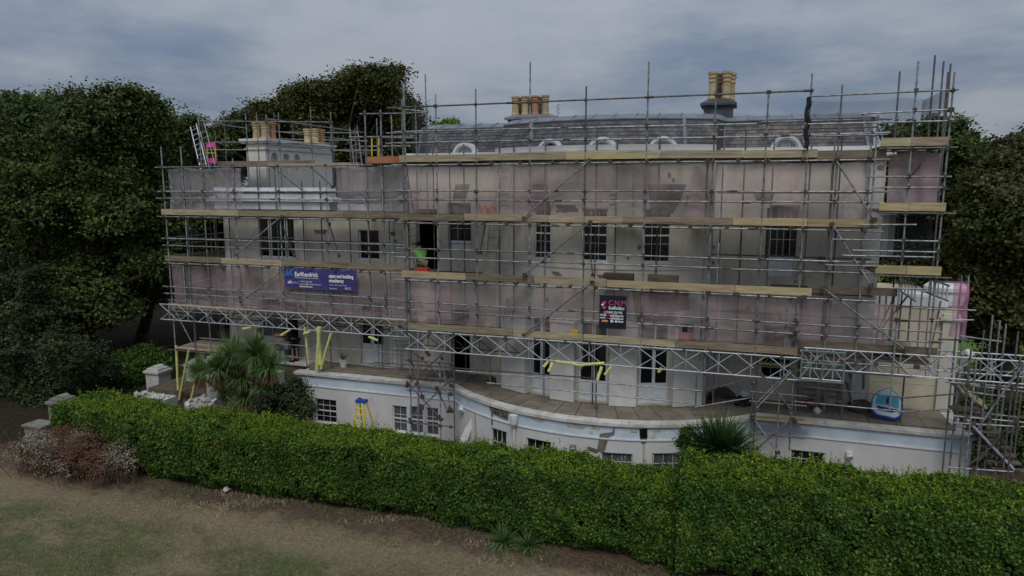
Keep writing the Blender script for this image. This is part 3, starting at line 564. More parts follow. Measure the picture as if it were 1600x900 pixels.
wall_x('wall', tY, TL, -9.642, -.1, 1.62, [h for h in holes if h[0] < -9.7], M_render2, terr, th=.3)
wall_x('wall', tY, .882, TR, -.1, 1.62, [h for h in holes if h[0] > .9], M_render2, terr, th=.3)
for (w_, c, rws, gl) in bw: window(*w_, tY, c, rws, terr, glass=gl, rec=.08, mid=.5 if rws > 2 else None)
g = MB(); g.box(TR-.3, TR, 23.17, 26.2, -.1, 2.05); g.box(TL, TL+.3, 23.17, WY, -.1, 2.05); g.build('wall', M_render2, terr)
for a, b in ((TL, -9.64), (-9.638, .87), (.872, TR)):
    wall_x('frieze', lambda x: tY(x)+.01, a, b, 1.62, 2.05, [], M_blue, terr, th=.28, step=.3 if a == -9.638 else None)
    wall_x('moulding', lambda x: tY(x)-.035, a, b, 1.60, 1.65, [], M_white, terr, th=.03, step=.3 if a == -9.638 else None)
def coping(a, b, fY, z=2.052, h=.10, w=.42):
    n = max(1, round(abs(b-a)/.95))
    for i in range(n):
        x0 = a+(b-a)*i/n+.005; x1 = a+(b-a)*(i+1)/n-.005; g = MB(); dz = random.uniform(-.006, .006)
        V = []
        for x in (x0, (x0+x1)/2, x1): V.append((x, fY(x)-.07))
        pts = [(x, y, z) for x, y in V]+[(x, y+w, z) for x, y in reversed(V)]; g.prism(pts[::-1], (0, 0, h+dz)); g.build('coping_stone', M_coping, terr)
coping(TL-.05, -9.62, tY); coping(-9.62, .87, tY); coping(.87, TR+.07, tY)
for i in range(3): y0 = 23.25+i*1.0; slab('coping_stone', TR-.33, TR+.06, y0, y0+.99, 2.052, 2.172, M_coping, terr)
# pavement slabs: terrace floor
def facY(x):
    return bowY(x) if -8.3 < x < -.75 else (25.2 if x > XR else WY)
slabbed = MB(); slabbed.box(TL+.3, TR-.3, 23.2, WY, 1.9, 2.12); 
slabbed.build('bed', M_soil, terr)
g = MB(); n = 24
for i in range(n):
    a = -9.6+(10.45)*i/n; b = -9.6+10.45*(i+1)/n; g.poly(((a, tY(a)+.25, 2.12), (b, tY(b)+.25, 2.12), (b, 23.25, 2.12), (a, 23.25, 2.12)))
g.build('bed', M_soil, terr)
n = 15
for i in range(n):       # radial slabs round the bow
    a0 = -9.5+10.3*i/n; a1 = -9.5+10.3*(i+1)/n
    k0 = a0+.0; f0 = -8.6+8.2*i/n; f1 = -8.6+8.2*(i+1)/n
    pts = []
    for (xa, xf) in ((a0, f0), (a1, f1)):
        yo = tY(xa)+.34; yi = bowY(max(-8.29, min(-.76, xf)))-.02; pts.append(((xa, yo), (xf, yi)))
    (o0, i0), (o1, i1) = pts
    for s0, s1 in ((0, .5), (.5, 1)):
        g = MB(); L_ = lambda p, q, t: (p[0]+(q[0]-p[0])*t, p[1]+(q[1]-p[1])*t)
        c = [L_(o0, i0, s0), L_(o1, i1, s0), L_(o1, i1, s1), L_(o0, i0, s1)]; cx = sum(p[0] for p in c)/4; cy = sum(p[1] for p in c)/4; jit = random.uniform(0, .008)
        c = [(cx+(x-cx)*.965, cy+(y-cy)*.975, 2.12) for x, y in c]; g.prism(c[::-1], (0, 0, .06+jit)); g.build('paving_slab', M_paving, terr)
for (X0, X1, Y0, Y1) in ((TL+.32, -8.75, 23.3, WY-.01), (-.55, TR-.35, 23.3, 25.1)):
    nx = max(1, round((X1-X0)/.75)); ny = 2
    for i in range(nx):
        for j in range(ny):
            x0 = X0+(X1-X0)*i/nx; x1 = X0+(X1-X0)*(i+1)/nx; y0 = Y0+(Y1-Y0)*j/ny; y1 = Y0+(Y1-Y0)*(j+1)/ny
            if x0 > XR-.4 or Y1 < 25 or y0 < 24 or True: slab('paving_slab', x0+.01, x1-.01, y0+.01, min(y1-.01, (WY-.01) if x1 < XR+.3 else 25.1), 2.12, 2.185+random.uniform(0, .006), M_paving, terr)
# lower left terrace with broken brick wall
x0, x1 = XL-.2, TL-.02
g = MB(); g.box(x0, x1, 23.9, WY-.01, -.1, 2.1); g.build('wall', M_render2, terr)
for i in range(5): slab('coping_stone', x0+(x1-x0)*i/5+.01, x0+(x1-x0)*(i+1)/5-.01, 23.8, WY-.02, 2.102, 2.2, M_coping, terr)
h = MB(); z = 1.35; k = 0
while z < 2.04:
    x = -18.2-(.11 if k % 2 else 0)
    while x < TL-.05:
        h.box(x, x+.212, 23.885-random.uniform(0, .012), 23.899, z, z+.063); x += .225
    z += .075; k += 1
h.build('brick', M_brick, terr, kind='stuff')
# scars on the terrace front: broken panel, cracks, openings
def tscar(pts, Y, m, out_=.006, sub=1, fr=0.):
    P_ = [A(x, y, Y=Y) for x, y in pts]; g = MB(); V = [(p.x, tY(p.x)-out_-fr, p.z) for p in P_]; g.prism(V[::-1], (0, .003, 0)); return g.build('exposed_masonry', m, terr)
M_rubble = mat('rubble_masonry', (.17, .145, .11), (.06, .052, .045), rough=1, scale=8, bump=.9, c3=(.26, .23, .18), c3s=5)
tscar([(764, 629), (800, 636), (800, 650), (782, 645), (770, 642)], 21.6, M_rubble, .03)
tscar([(939, 675), (958, 673), (960, 663), (962, 663), (961, 676), (952, 680), (946, 702), (934, 702)], 20.85, M_grey_patch, .03); tscar([(920, 694), (937, 700), (934, 705), (919, 699)], 20.85, M_rubble, .03)
tscar([(999, 671), (1011, 671), (1011, 686), (1000, 686)], 20.85, M_dark, .03); tscar([(1000, 687), (1011, 687), (1008, 694), (1003, 694)], 20.85, M_mortar, .03)
M_stain = mat('rust_stained_render', (.42, .36, .26), (.50, .46, .38), rough=1, scale=6)
tscar([(1004, 694), (1007, 694), (1007, 722), (1004, 722)], 20.85, M_stain, .02)
for pts in ([(826, 645), (846, 649), (852, 655), (846, 659), (832, 655)], [(886, 657), (912, 660), (918, 664), (912, 667), (890, 664)], [(928, 660), (942, 661), (938, 668), (926, 667)], [(984, 670), (997, 670), (996, 676), (986, 675)], [(1022, 673), (1032, 673), (1030, 677), (1023, 677)]): tscar(pts, 20.9, M_stain, .012, fr=-.01)
tscar([(1063, 662), (1078, 662), (1078, 700), (1063, 702)], 21.4, M_brick, .01)
g = MB(); p = A(744, 640, Y=21.9)
tscar([(743, 645), (745, 645), (749, 690), (744, 690)], 22.0, M_stain, .02); tscar([(768, 644), (771, 644), (771, 663), (768, 662)], 21.5, M_grey_patch, .02)
hp = A(805, 655, Y=21.1); g = MB(); g.lathe((hp.x, tY(hp.x)-.14, hp.z-.22), [(.05, 0), (.12, .12), (.14, .3), (.14, .42)], n=8); g.tube((hp.x, tY(hp.x)-.1, .1), (hp.x, tY(hp.x)-.1, hp.z-.2), .04); g.build('drainpipe', M_pier, terr)
for (px, py, Y, m, lb) in ((721, 639, 22.3, M_white, 'white security light on the curved terrace wall near the scaffold leg'), (897, 697, 20.8, M_pole, 'grey bulkhead lamp low on the bowed wall above the hedge'), (1327, 711, 22.8, M_pier, 'small grey vent box on the right terrace wall')):
    p = A(px, py, Y=Y); y = tY(p.x); g = MB(); g.box(p.x-.09, p.x+.09, y-.12, y-.005, p.z-.1, p.z+.1); g.tube((p.x, y-.12, p.z), (p.x+.02, y-.2, p.z-.05), .07, .09, n=10); tag(g.build('wall_light' if m is not M_pier else 'vent_box', m), lb, 'wall lamp' if m is not M_pier else 'vent')
# white board leaning on the curved wall
p0 = A(722, 700, Y=21.9); p1 = A(743, 648, Y=22.05); d = Vector(p1-p0); L_ = d.length; u = d.normalized(); s = Vector((1, .25, 0)); s -= u*s.dot(u); s.normalize(); nrm = u.cross(s)
g = MB(); prof = [(0, .02), (.1, .12), (.35, .19), (.7, .16), (.9, .09), (1, .01)]
p0 = p0-u*.5; L_ += .5
pts = [p0+u*L_*t-s*w_ for t, w_ in prof]+[p0+u*L_*t+s*w_*.4 for t, w_ in reversed(prof)]; g.prism(pts, nrm*.04); tag(g.build('surfboard', M_white, smooth=False), 'white pointed board leaning against the curved terrace wall', 'surfboard')

# ================================================================ SCAFFOLDING
FY = 21.7; FYL = 23.2
LIFT = (4.72, 6.57, 8.56, 10.54)         # tops of the toe boards
def inner_y(x): return min(bowY(x)-.22, 23.55) if -8.3 < x < -.75 else 23.4
def px_x(px, py, Y): return A(px, py, Y=Y).x
def truss(x0, x1, y, z0, z1, parent, m=M_alu, bay=.98, dirv=None):
    g = MB(); g.tube((x0, y, z0), (x1, y, z0), .024); g.tube((x0, y, z1), (x1, y, z1), .024); n = max(1, round((x1-x0)/bay)); b = (x1-x0)/n
    for i in range(n):
        a = x0+b*i; g.tube((a+b/2, y, z0), (a+b/2, y, z1), .016, n=5); g.tube((a+.03, y+.012, z0), (a+b-.03, y+.012, z1), .016, n=5); g.tube((a+.03, y-.012, z1), (a+b-.03, y-.012, z0), .016, n=5)
    return g.build('lattice_beam', m, parent, smooth=False)
def couplers(pts, parent):
    g = MB()
    for p in pts:
        a = random.uniform(0, 3); s = random.uniform(.034, .054); g.obox(p, (math.cos(a)*s, math.sin(a)*s, 0), (-math.sin(a)*s*1.2, math.cos(a)*s*1.2, 0), (0, 0, s*1.1))
        if random.random() < .5: g.tube(Vector(p)+Vector((.02, -.05, .02)), Vector(p)+Vector((.05, -.09, .03)), .01, n=4)
    g.build('coupler', M_clip, parent, kind='stuff')
def boards_line(x0, x1, y, ztop, parent, mats=None, h=.225, y2=None, lens=3.9, cuts=None):
    xs = cuts or [x0]
    if not cuts:
        x = x0
        while x < x1-.3:
            x = min(x1, x+random.choice((lens, lens*.75, lens*.62))); 
            if x1-x < .7: x = x1
            xs.append(x)
    for i in range(len(xs)-1):
        m = mats[i % len(mats)] if mats else M_board; dz = random.uniform(-.018, .012); o = slab('toe_board', xs[i]+.008, xs[i+1]-.008, y-.02, y+.018, ztop-h+dz, ztop+dz, m, parent, rot=random.uniform(-.004, .004))
def deck(x0, x1, y0, yfun, z, parent, m=M_boardd, seglen=2.4):
    x = x0
    while x < x1-.1:
        xe = min(x1, x+seglen*random.uniform(.9, 1.1)); 
        if x1-xe < .5: xe = x1
        y = y0; ym = min(yfun(x+.01), yfun(xe-.01), yfun((x+xe)/2))
        k = 0
        while y+.2 < ym and k < 8: slab('scaffold_board', x+.003, xe-.003, y+.003, y+.222, z-.038, z+random.uniform(0, .006), m, parent); y += .228; k += 1
        x = xe
# ---- main scaffold
sc = thing('scaffold', 'large steel tube scaffold with four boarded lifts across the bowed centre of the house', 'scaffold', (-3, FY, 0))
cps = []
SX0 = px_x(628, 345, FY); SX1 = px_x(1375, 345, FY)
fp = [(633.5, 240, 135, 700), (682, 240, 147, 686), (744, 240, 138.6, 562), (828, 240, 96.5, 562), (914.5, 240, 135, 577), (1010, 240, 97, 573), (1115, 240, 117.6, 590), (1196, 240, 149, 684), (1261.5, 240, 115, 706), (1309, 240, 132.6, 548), (1360, 240, 205, 600)]
PX = []
for k, (px, py, yt, yb) in enumerate(fp):
    x = px_x(px, py, FY); zt = A(px, yt, Y=FY).z; zb = max(0, A(px+3, yb, Y=FY).z); PX.append(x)
    m = M_pole
    if k == 4: pole('upright_pole', (x, FY, zt), (x, FY, 6.4), M_poled, sc); pole('upright_pole', (x-.01, FY, 6.4), (x-.01, FY, zb), M_pole, sc)
    else: pole('upright_pole', (x, FY, zt), (x, FY, zb), m, sc)
pole('upright_pole', (PX[0]-.12, FY+.05, 12.4), (PX[0]-.12, FY+.05, 4.2), M_pole, sc)
for px in (1106, 1303): x = px_x(px, 240, FY); pole('upright_pole', (x, FY+.07, 10.4), (x+.02, FY+.07, 4.1), M_poled, sc)
# inner standards
for i, x in enumerate(PX[:-1]):
    for dx in ((0.25, .9) if i % 2 == 0 else (.3,)):
        xx = x+dx; yy = inner_y(xx); zb = 2.2 if i in (1, 3, 4, 6, 8) and dx < .5 else 4.2
        pole('upright_pole', (xx, yy, 11.1+random.uniform(-.2, .25)), (xx, yy, zb), random.choice((M_poled, M_poled, M_pole, M_polep)), sc)
# short hung uprights
for px, yt, yb in ((759, 368, 430), (1123, 380, 452), (1230, 479, 550), (1359, 262, 340), (990, 271, 345)): p = A(px, yt, Y=FY+.04); q = A(px, yb, Y=FY+.04); pole('upright_pole', (p.x, FY+.05, p.z), (p.x, FY+.05, q.z), M_pole, sc)
# ledgers, guard rails
def rails(x0, x1, y, zs, parent, ms=(M_pole,), cuts=6.1):
    for k, z in enumerate(zs):
        x = x0-random.uniform(0, .25); j = 0
        while x < x1:
            xe = min(x1+random.uniform(0, .15), x+cuts*random.uniform(.85, 1.05)); dz = random.uniform(-.015, .015)
            pole('guard_rail', (x, y-.05, z+dz), (xe, y-.05, z+dz+random.uniform(-.02, .02)), random.choice(ms), parent); 
            if xe < x1: pole('sleeve', (xe-.12, y-.05, z+dz), (xe+.12, y-.05, z+dz), M_clip, parent, r=.034)
            x = xe+.01
for li, zt in enumerate(LIFT):
    x1 = SX1 if li else px_x(1465, 545, FY)
    zs = [zt-.335]+([zt+.76, zt+.46] if li < 3 else [zt+.76, zt+.38])
    rails(SX0-.1, x1, FY, zs, sc)
    for z in zs: cps += [(x+random.uniform(-.02, .02), FY-.03, z+random.uniform(-.02, .02)) for x in PX]
    rails(SX0, min(x1, -8.4), inner_y(-9)+.05, [zt-.335], sc, (M_poled,)); rails(-.6, x1, 23.45, [zt-.335, zt+.7], sc, (M_poled, M_polep))
    x = SX0+.15
    while x < x1:
        yi = inner_y(x)+.1; pole('transom', (x, FY-.11, zt-.275), (x, yi, zt-.275), M_poled, sc); cps.append((x, FY-.08, zt-.3)); x += random.uniform(.75, 1.15)
    deck(SX0+.1, SX1 if li else px_x(1460, 545, FY), FY+.05, lambda q: inner_y(q)+(.9 if q < -8.3 or q > -.75 else .1), zt-.22, sc, M_boardd)
top_cols = {3: [M_board, M_board, M_boardy], 2: [M_board]*5+[M_boardy]*3, 1: [M_board], 0: [M_board]}
boards_line(SX0-.05, px_x(1278, 237, FY), FY, LIFT[3], sc, top_cols[3]); boards_line(px_x(1272, 240, FY), px_x(1386, 240, FY), FY+.05, LIFT[3]-.06, sc)
boards_line(SX0-.1, px_x(1145, 345, FY), FY, LIFT[2], sc); boards_line(px_x(1145, 345, FY), px_x(1262, 345, FY), FY, LIFT[2]+.01, sc, [M_boardy]); boards_line(px_x(1262, 345, FY), px_x(1378, 345, FY), FY, LIFT[2], sc, [M_boardy])
boards_line(SX0-.05, px_x(948, 436, FY), FY, LIFT[1], sc, [M_boardy, M_board, M_board]); boards_line(px_x(948, 436, FY), px_x(1270, 436, FY), FY-.005, LIFT[1]-.03, sc, [M_boardy, M_boardy]); boards_line(px_x(1262, 436, FY), px_x(1405, 436, FY), FY+.05, LIFT[1]+.05, sc, [M_boardd])
boards_line(SX0+.15, px_x(1247, 540, FY), FY, LIFT[0], sc); boards_line(px_x(1250, 540, FY), px_x(1466, 545, FY), FY+.03, LIFT[0]+.26, sc, [M_boardd, M_board])
# top rail with bright sky behind
z0 = A(606, 169, Y=FY).z; z1 = A(1263, 142, Y=FY).z; xa = px_x(606, 169, FY); xb = px_x(1263, 142, FY); L3 = (xb-xa)/3
for i in range(3): a = xa+L3*i; b = a+L3; f = lambda x: z0+(z1-z0)*(x-xa)/(xb-xa); pole('guard_rail', (a, FY-.05, f(a)), (b, FY-.05, f(b)), M_poled, sc, r=.026); pole('sleeve', (b-.13, FY-.05, f(b-.13)), (b+.13, FY-.05, f(b+.13)), M_clip, sc, r=.036)
cps += [(x, FY-.03, z0+(z1-z0)*(x-xa)/(xb-xa)) for x in PX[:9]]
# raking braces
def brace(a, b, Y, parent, m=M_pole): p, q = A(*a, Y=Y), A(*b, Y=Y); pole('diagonal_brace', p, q, m, parent); cps.extend([tuple(p), tuple(q)])
for a, b in (((818, 340), (921, 250)), ((820, 429), (922, 347)), ((818, 523), (925, 441))): brace(a, b, FY-.1, sc)
for a, b in (((1306, 250), (1366, 343)), ((1300, 350), (1361, 446)), ((1286, 450), (1414, 546))): brace(a, b, FY-.1, sc)
for a, b in (((633, 250), (647, 335)), ((634, 430), (654, 505)), ((742, 440), (755, 520)), ((918, 355), (926, 430)), ((1256, 355), (1243, 440)), ((750, 395), (762, 330))): brace(a, b, FY+.5, sc, M_poled)
# lattice beams under the first lift, front and back
zT, zB = 4.44, 3.77
xb0 = SX0+.05; xb1 = px_x(1252, 560, FY)
for a, b in ((xb0, xb0+5.1), (xb0+5.1, xb0+10.2), (xb0+10.2, xb1)): truss(a, b, FY-.10, zB, zT, sc)
truss(px_x(1255, 560, FY), px_x(1475, 560, FY), FY-.06, 4.15, 4.76, sc, bay=.72)
truss(xb0-1.0, xb0+4, FY+.78, zB-.05, zT, sc, m=M_poled); truss(-.6, px_x(1470, 560, 23.0), 23.0, zB, zT, sc, bay=.72)
truss(px_x(1246, 590, FY), px_x(1316, 590, FY), FY-.32, 3.90, 4.72, sc, m=M_alu, bay=.75); 
g = MB(); a, b = px_x(1252, 560, FY-.3), px_x(1319, 560, FY-.3)
for z in (3.87, 4.4, 4.76): g.tube((a, FY-.42, z), (b, FY-.42, z), .022)
for x in (a, (a+b)/2, b): g.tube((x, FY-.42, 3.85), (x, FY-.42, 4.8), .022)
g.build('green_frame', M_green, sc)
a = px_x(612, 520, FY+.3); g = MB()
for z in (3.3, 3.65, 4.0, 4.3): g.tube((a, FY+.3, z), (a+.75, FY+.3, z), .02)
for x in (a, a+.37, a+.75): g.tube((x, FY+.3, 3.1), (x, FY+.3, 4.4), .02)
g.build('green_frame', M_green, sc)
# braced towers standing in front of the terrace wall
def tower(xs, ys, z0, z1, parent, zs):
    for x in xs:
        for y in ys: pole('upright_pole', (x, y, z0), (x, y, z1), random.choice((M_pole, M_poled)), parent); pole('base_plate', (x, y, z0-.01), (x, y, z0+.01), M_clip, parent, r=.08)
    for z in zs:
        for y in ys: pole('ledger', (xs[0]-.2, y-.04, z), (xs[-1]+.2, y-.04, z+random.uniform(-.02, .02)), M_poled, parent)
        for x in xs: pole('transom', (x, ys[0]-.2, z+.06), (x, ys[-1]+.2, z+.06), M_poled, parent)
        cps.extend([(x, y-.03, z) for x in xs for y in ys])
xa, xb, xc = PX[0], PX[1], px_x(705, 600, FY+.05)
for x, zt in ((px_x(659, 600, FY+.6), 4.2), (xc, 4.3)): pole('upright_pole', (x, FY+.3, zt), (x, FY+.3, 0), M_polep if x != xc else M_poled, sc)
for z in (3.35, 2.75, 2.25, 1.05): pole('ledger', (xa-.15, FY-.05, z), (xc+.15, FY-.05, z+.02), M_poled, sc); cps.extend([(x, FY-.03, z) for x in (xa, xb, xc)])
for (a, b) in (((640, 545), (705, 603)), ((636, 603), (700, 545)), ((640, 602), (690, 655)), ((640, 655), (705, 592)), ((690, 560), (704, 640)), ((683, 608), (700, 643)), ((641, 555), (660, 620)), ((660, 560), (650, 600))): brace(a, b, FY+.1, sc, random.choice((M_poled, M_pole)))
for (px, py) in ((638, 600), (658, 635), (684, 608), (704, 640), (686, 653), (705, 572), (668, 552)): c = A(px, py, Y=FY-.03); cps += [tuple(c), (c.x+.05, c.y, c.z-.06), (c.x-.04, c.y, c.z+.05)]
x1, x2 = PX[7], PX[8]
for dx in (.12,): pole('upright_pole', (x1+dx, FY+.8, 4.2), (x1+dx, FY+.8, 0), M_poled, sc); pole('upright_pole', (x2-.35, FY+.3, 4.2), (x2-.35, FY+.3, 0), M_polep, sc)
for z in (2.0, 3.3, 3.0): pole('ledger', (x1-.1, FY-.12, z), (x2+.4, FY-.12, z), M_poled, sc)
for (a, b) in (((1180, 632), (1238, 575)), ((1183, 575), (1236, 640)), ((1178, 655), (1215, 707)), ((1184, 700), (1236, 655)), ((1242, 575), (1180, 640))): brace(a, b, FY-.15, sc, random.choice((M_poled, M_pole)))
for (px, py) in ((1177, 600), (1245, 600), (1177, 560), (1240, 570), (1175, 652), (1240, 655), (1240, 520), (1243, 500), (1242, 530)): c = A(px, py, Y=FY-.03); cps += [tuple(c), (c.x+.04, c.y, c.z-.07)]
# terrace-level handrails on short uprights
TYR = lambda x: tY(x)+.38
for (px, yt, yb) in ((766, 556, 618), (931, 565, 640), (1086, 575, 650), (1407, 585, 660), (1307, 600, 640), (1245, 560, 640)):
    b = A(px, yb, Z=2.2); h = A(px, yt, Y=b.y).z; pole('upright_pole', (b.x, b.y, 2.2), (b.x, b.y, h), random.choice((M_pole, M_poled)), sc)
for (a, b, Y) in (((585, 566), (930, 591), 22.0), ((712, 579), (1098, 611), 21.0), ((585, 575), (760, 582), 22.3), ((760, 598), (1084, 631), 20.95), ((1240, 602), (1420, 622), 22.1), ((1240, 627), (1410, 643), 22.1), ((1407, 622), (1500, 615), 22.3), ((1405, 644), (1500, 638), 22.3), ((1086, 612), (1165, 595), 22.0), ((1086, 636), (1170, 622), 22.0)):
    p, q = A(*a, Y=Y), A(*b, Y=Y); pole('guard_rail', p, q, random.choice((M_pole, M_poled)), sc, r=.022)
couplers(cps, sc)

# ---- left wing scaffold
sl = thing('scaffold', 'three lift steel tube scaffold in front of the lower left wing of the house', 'scaffold', (-16, FYL, 0)); cps = []
lf = [(256.5, 300, 229, 624), (287, 300, 229, 486), (317.5, 300, 176, 505), (366.5, 300, 247, 492), (436, 300, 252, 492), (510.5, 300, 263, 497), (573.5, 300, 172, 545), (598.5, 300, 171, 500)]
LX = []
for k, (px, py, yt, yb) in enumerate(lf):
    x = px_x(px, py, FYL); LX.append(x); zt = A(px-3, yt, Y=FYL).z; zb = A(px+6, yb, Y=FYL).z; pole('upright_pole', (x, FYL, zt), (x, FYL, max(0, zb)), M_polep if k == 6 else M_pole, sl)
lxe = px_x(636, 400, FYL); lx0 = px_x(252, 330, FYL)
LZ = [A(445, y, Y=FYL).z for y in (485.5, 406.5, 329)]
for li, zt in enumerate(LZ):
    zs = [zt-.32, zt+.74, zt+.44]
    rails(lx0+.05, lxe, FYL, zs, sl)
    for z in zs: cps += [(x, FYL-.03, z) for x in LX]
    rails(lx0+.1, lxe, 24.2, [zt-.3, zt+.7], sl, (M_poled,))
    x = lx0+.2
    while x < lxe: pole('transom', (x, FYL-.12, zt-.27), (x, 24.3, zt-.27), M_poled, sl); cps.append((x, FYL-.08, zt-.3)); x += random.uniform(.8, 1.2)
    deck(lx0+.1, lxe, FYL+.05, lambda q: 24.3, zt-.22, sl)
    boards_line(lx0, lxe, FYL, zt, sl)
rails(lx0+.1, lxe, FYL, [A(445, 259, Y=FYL).z], sl)
cps += [(x, FYL-.03, A(445, 259, Y=FYL).z) for x in LX]
for i, x in enumerate(LX[:-1]):
    for dx in (.35, 1.2) if i > 2 else (.35,): pole('upright_pole', (x+dx, 24.2, 10.3 if i % 2 else 9.7), (x+dx, 24.2, 4.0), random.choice((M_poled, M_pole)), sl)
for k, (x, zt_) in enumerate(((px_x(290, 450, FYL), 7.7), (px_x(420, 330, FYL), 0), (px_x(402, 270, FYL), 0))):
    if zt_: pole('upright_pole', (x, FYL-.04, 6.2), (x, FYL-.04, 4.6), M_pole, sl)
for a, b in (((369, 398), (440, 338)), ((376, 471), (446, 418))): brace(a, b, FYL-.1, sl)
for a, b in (((338, 260), (367, 300)), ((310, 250), (340, 310)), ((428, 262), (475, 300)), ((487, 262), (520, 292)), ((319, 400), (345, 450)), ((436, 340), (460, 400)), ((514, 350), (530, 400)), ((455, 455), (470, 478)), ((518, 420), (537, 478))): brace(a, b, FYL+.7, sl, M_poled)
zT2 = A(445, 487, Y=FYL).z; zB2 = A(445, 512, Y=FYL).z
a = px_x(253, 487, FYL); e_ = px_x(640, 500, FYL); w3 = (e_-a)/2
for k in range(2): truss(a+w3*k, a+w3*(k+1), FYL-.1, zB2, zT2, sl)
truss(px_x(253, 487, 24.2)+.5, e_-.5, 24.1, zB2, zT2, sl, m=M_poled)
# left return bay going back
for y in (24.4, 26.0, 27.6):
    pole('upright_pole', (LX[0], y, 9.9), (LX[0], y, 0), M_pole, sl); pole('upright_pole', (LX[2]-.5, y, 9.2), (LX[2]-.5, y, 0), M_poled, sl)
for zt in LZ:
    for z in (zt-.3, zt+.74, zt+.44): pole('guard_rail', (LX[0]-.03, FYL-.2, z), (LX[0]-.03, 28, z), M_pole, sl)
    slab('toe_board', LX[0]-.02, LX[0]+.02, FYL, 27.5, zt-.22, zt, M_board, sl)
    for k in range(4): slab('scaffold_board', LX[0]+.1+k*.23, LX[0]+.32+k*.23, 24.4, 27.5, zt-.26, zt-.22, M_boardd, sl)
pole('diagonal_brace', A(270, 478, Y=FYL-.1), A(302, 540, Y=FYL-.1), M_pole, sl)
pz = A(300, 536, Y=24).z
for k in range(7): slab('scaffold_board', LX[0]+.15, LX[3]-.25, 23.0+k*.23, 23.22+k*.23, pz-.02, pz+.02+random.uniform(0, .01), M_board, sl)
for y in (22.9, 24.7): pole('ledger', (LX[0]-.1, y, pz-.06), (LX[3]+.3, y, pz-.06), M_poled, sl)
for x in (LX[1]+.3, LX[2]+.1): pole('upright_pole', (x, 22.95, 4.3), (x, 22.95, 1.2), M_poled, sl); pole('upright_pole', (x, 24.7, 4.3), (x, 24.7, 0), M_poled, sl)
# handrail at terrace level in front of the left doors
for (a, b, Y) in (((312, 528), (640, 553), 23.4), ((424, 554), (640, 578), 23.35), ((280, 570), (300, 572), 23.3)): p, q = A(*a, Y=Y), A(*b, Y=Y); pole('guard_rail', p, q, M_pole, sl, r=.022)
for px, yt in ((480, 490), (518, 500), (592, 500), (598, 500), (627, 510)): b = A(px, 575, Z=2.2); pole('upright_pole', (b.x, b.y, 2.2), (b.x, b.y, A(px, yt, Y=b.y).z), random.choice((M_poled, M_pole)), sl)
couplers(cps, sl)

# ---- roof scaffold round the left chimney
sr = thing('scaffold', 'light tube handrails and boards on the flat roof around the cream chimney', 'scaffold', (-18, 26, 8.5)); cps = []
YR = 25.2
for (px, yt, yb) in ((386, 177, 262), (403, 176, 262), (418, 180, 262), (437, 175, 262), (487, 166, 262), (518, 176, 262)): x = px_x(px, 220, YR); pole('upright_pole', (x, YR, A(px, yt, Y=YR).z), (x, YR, 8.56), M_pole, sr)
for (px, yt, Y) in ((337, 205, 25.2), (316, 205, 25.6), (547, 193, 27.5), (556, 200, 29), (521, 195, 28), (458, 190, 31), (555, 200, 31), (352, 175, 31), (430, 175, 31)): x = px_x(px, 220, Y); pole('upright_pole', (x, Y, A(px, yt, Y=Y).z), (x, Y, 8.56), M_poled, sr)
for (a, b, Y) in (((313, 189), (520, 191), 25.15), ((316, 234), (600, 235), 25.15), ((330, 222), (520, 224), 25.15), ((316, 190), (387, 201), 31), ((416, 206), (560, 208), 31), ((420, 217), (575, 220), 31)): pole('guard_rail', A(*a, Y=Y), A(*b, Y=Y), M_pole, sr, r=.022)
xr = px_x(418, 187, YR)
for z in (A(418, 186, Y=YR).z, A(418, 204, Y=YR).z, A(418, 226, Y=YR).z): pole('guard_rail', (xr, YR, z), (xr+.05, 33, z), M_pole, sr, r=.022)
slab('toe_board', px_x(340, 253, YR), px_x(492, 253, YR), YR-.02, YR+.02, A(400, 258, Y=YR).z, A(400, 251.5, Y=YR).z, M_board, sr); slab('toe_board', px_x(420, 253, YR), px_x(562, 253, YR), YR-.06, YR-.022, A(500, 262, Y=YR).z, A(500, 254.5, Y=YR).z, M_board, sr)
for k in range(3): slab('scaffold_board', px_x(340, 253, YR), px_x(562, 253, YR), YR+.05+k*.23, YR+.27+k*.23, A(400, 259, Y=YR).z, A(400, 258, Y=YR).z, M_boardd, sr)
couplers([(px_x(px, 220, YR), YR-.03, A(px, y, Y=YR).z) for px in (386, 418, 437, 487, 518) for y in (189, 223, 234)], sr)

# ---- corner scaffold between wing and bow
sj = thing('scaffold', 'tall tube frame rising above the roof where the left wing meets the main house', 'scaffold', (-12.5, 23, 8)); cps = []
for (px, yt, yb, Y) in ((571, 172, 250, 23.9), (595, 171, 260, 23.0), (612, 180, 250, 24.5), (631, 136, 330, 22.2), (666, 116, 240, 24.3), (650, 165, 240, 24.0), (589, 185, 255, 25)): pole('upright_pole', (px_x(px, 200, Y), Y, A(px, yt, Y=Y).z), (px_x(px, 200, Y), Y, 8.4), M_pole, sj)
for (a, b, Y) in (((562, 178), (642, 177), 22.9), ((560, 214), (642, 213), 22.9), ((562, 229), (642, 228), 22.9), ((603, 208), (670, 208), 22.3), ((603, 224), (680, 223), 22.3), ((606, 168), (670, 175), 24), ((640, 176), (668, 176), 24.3)): pole('guard_rail', A(*a, Y=Y), A(*b, Y=Y), M_pole, sj, r=.023)
for (a, b, Y) in (((545, 214), (668, 216), 24.6),): pole('guard_rail', A(*a, Y=Y), A(*b, Y=Y), M_polep, sj)
Yq = 22.8; slab('toe_board', px_x(574, 250, Yq), px_x(625, 250, Yq), Yq-.02, Yq+.02, A(600, 255, Y=Yq).z, A(600, 244.5, Y=Yq).z, M_orange, sj)
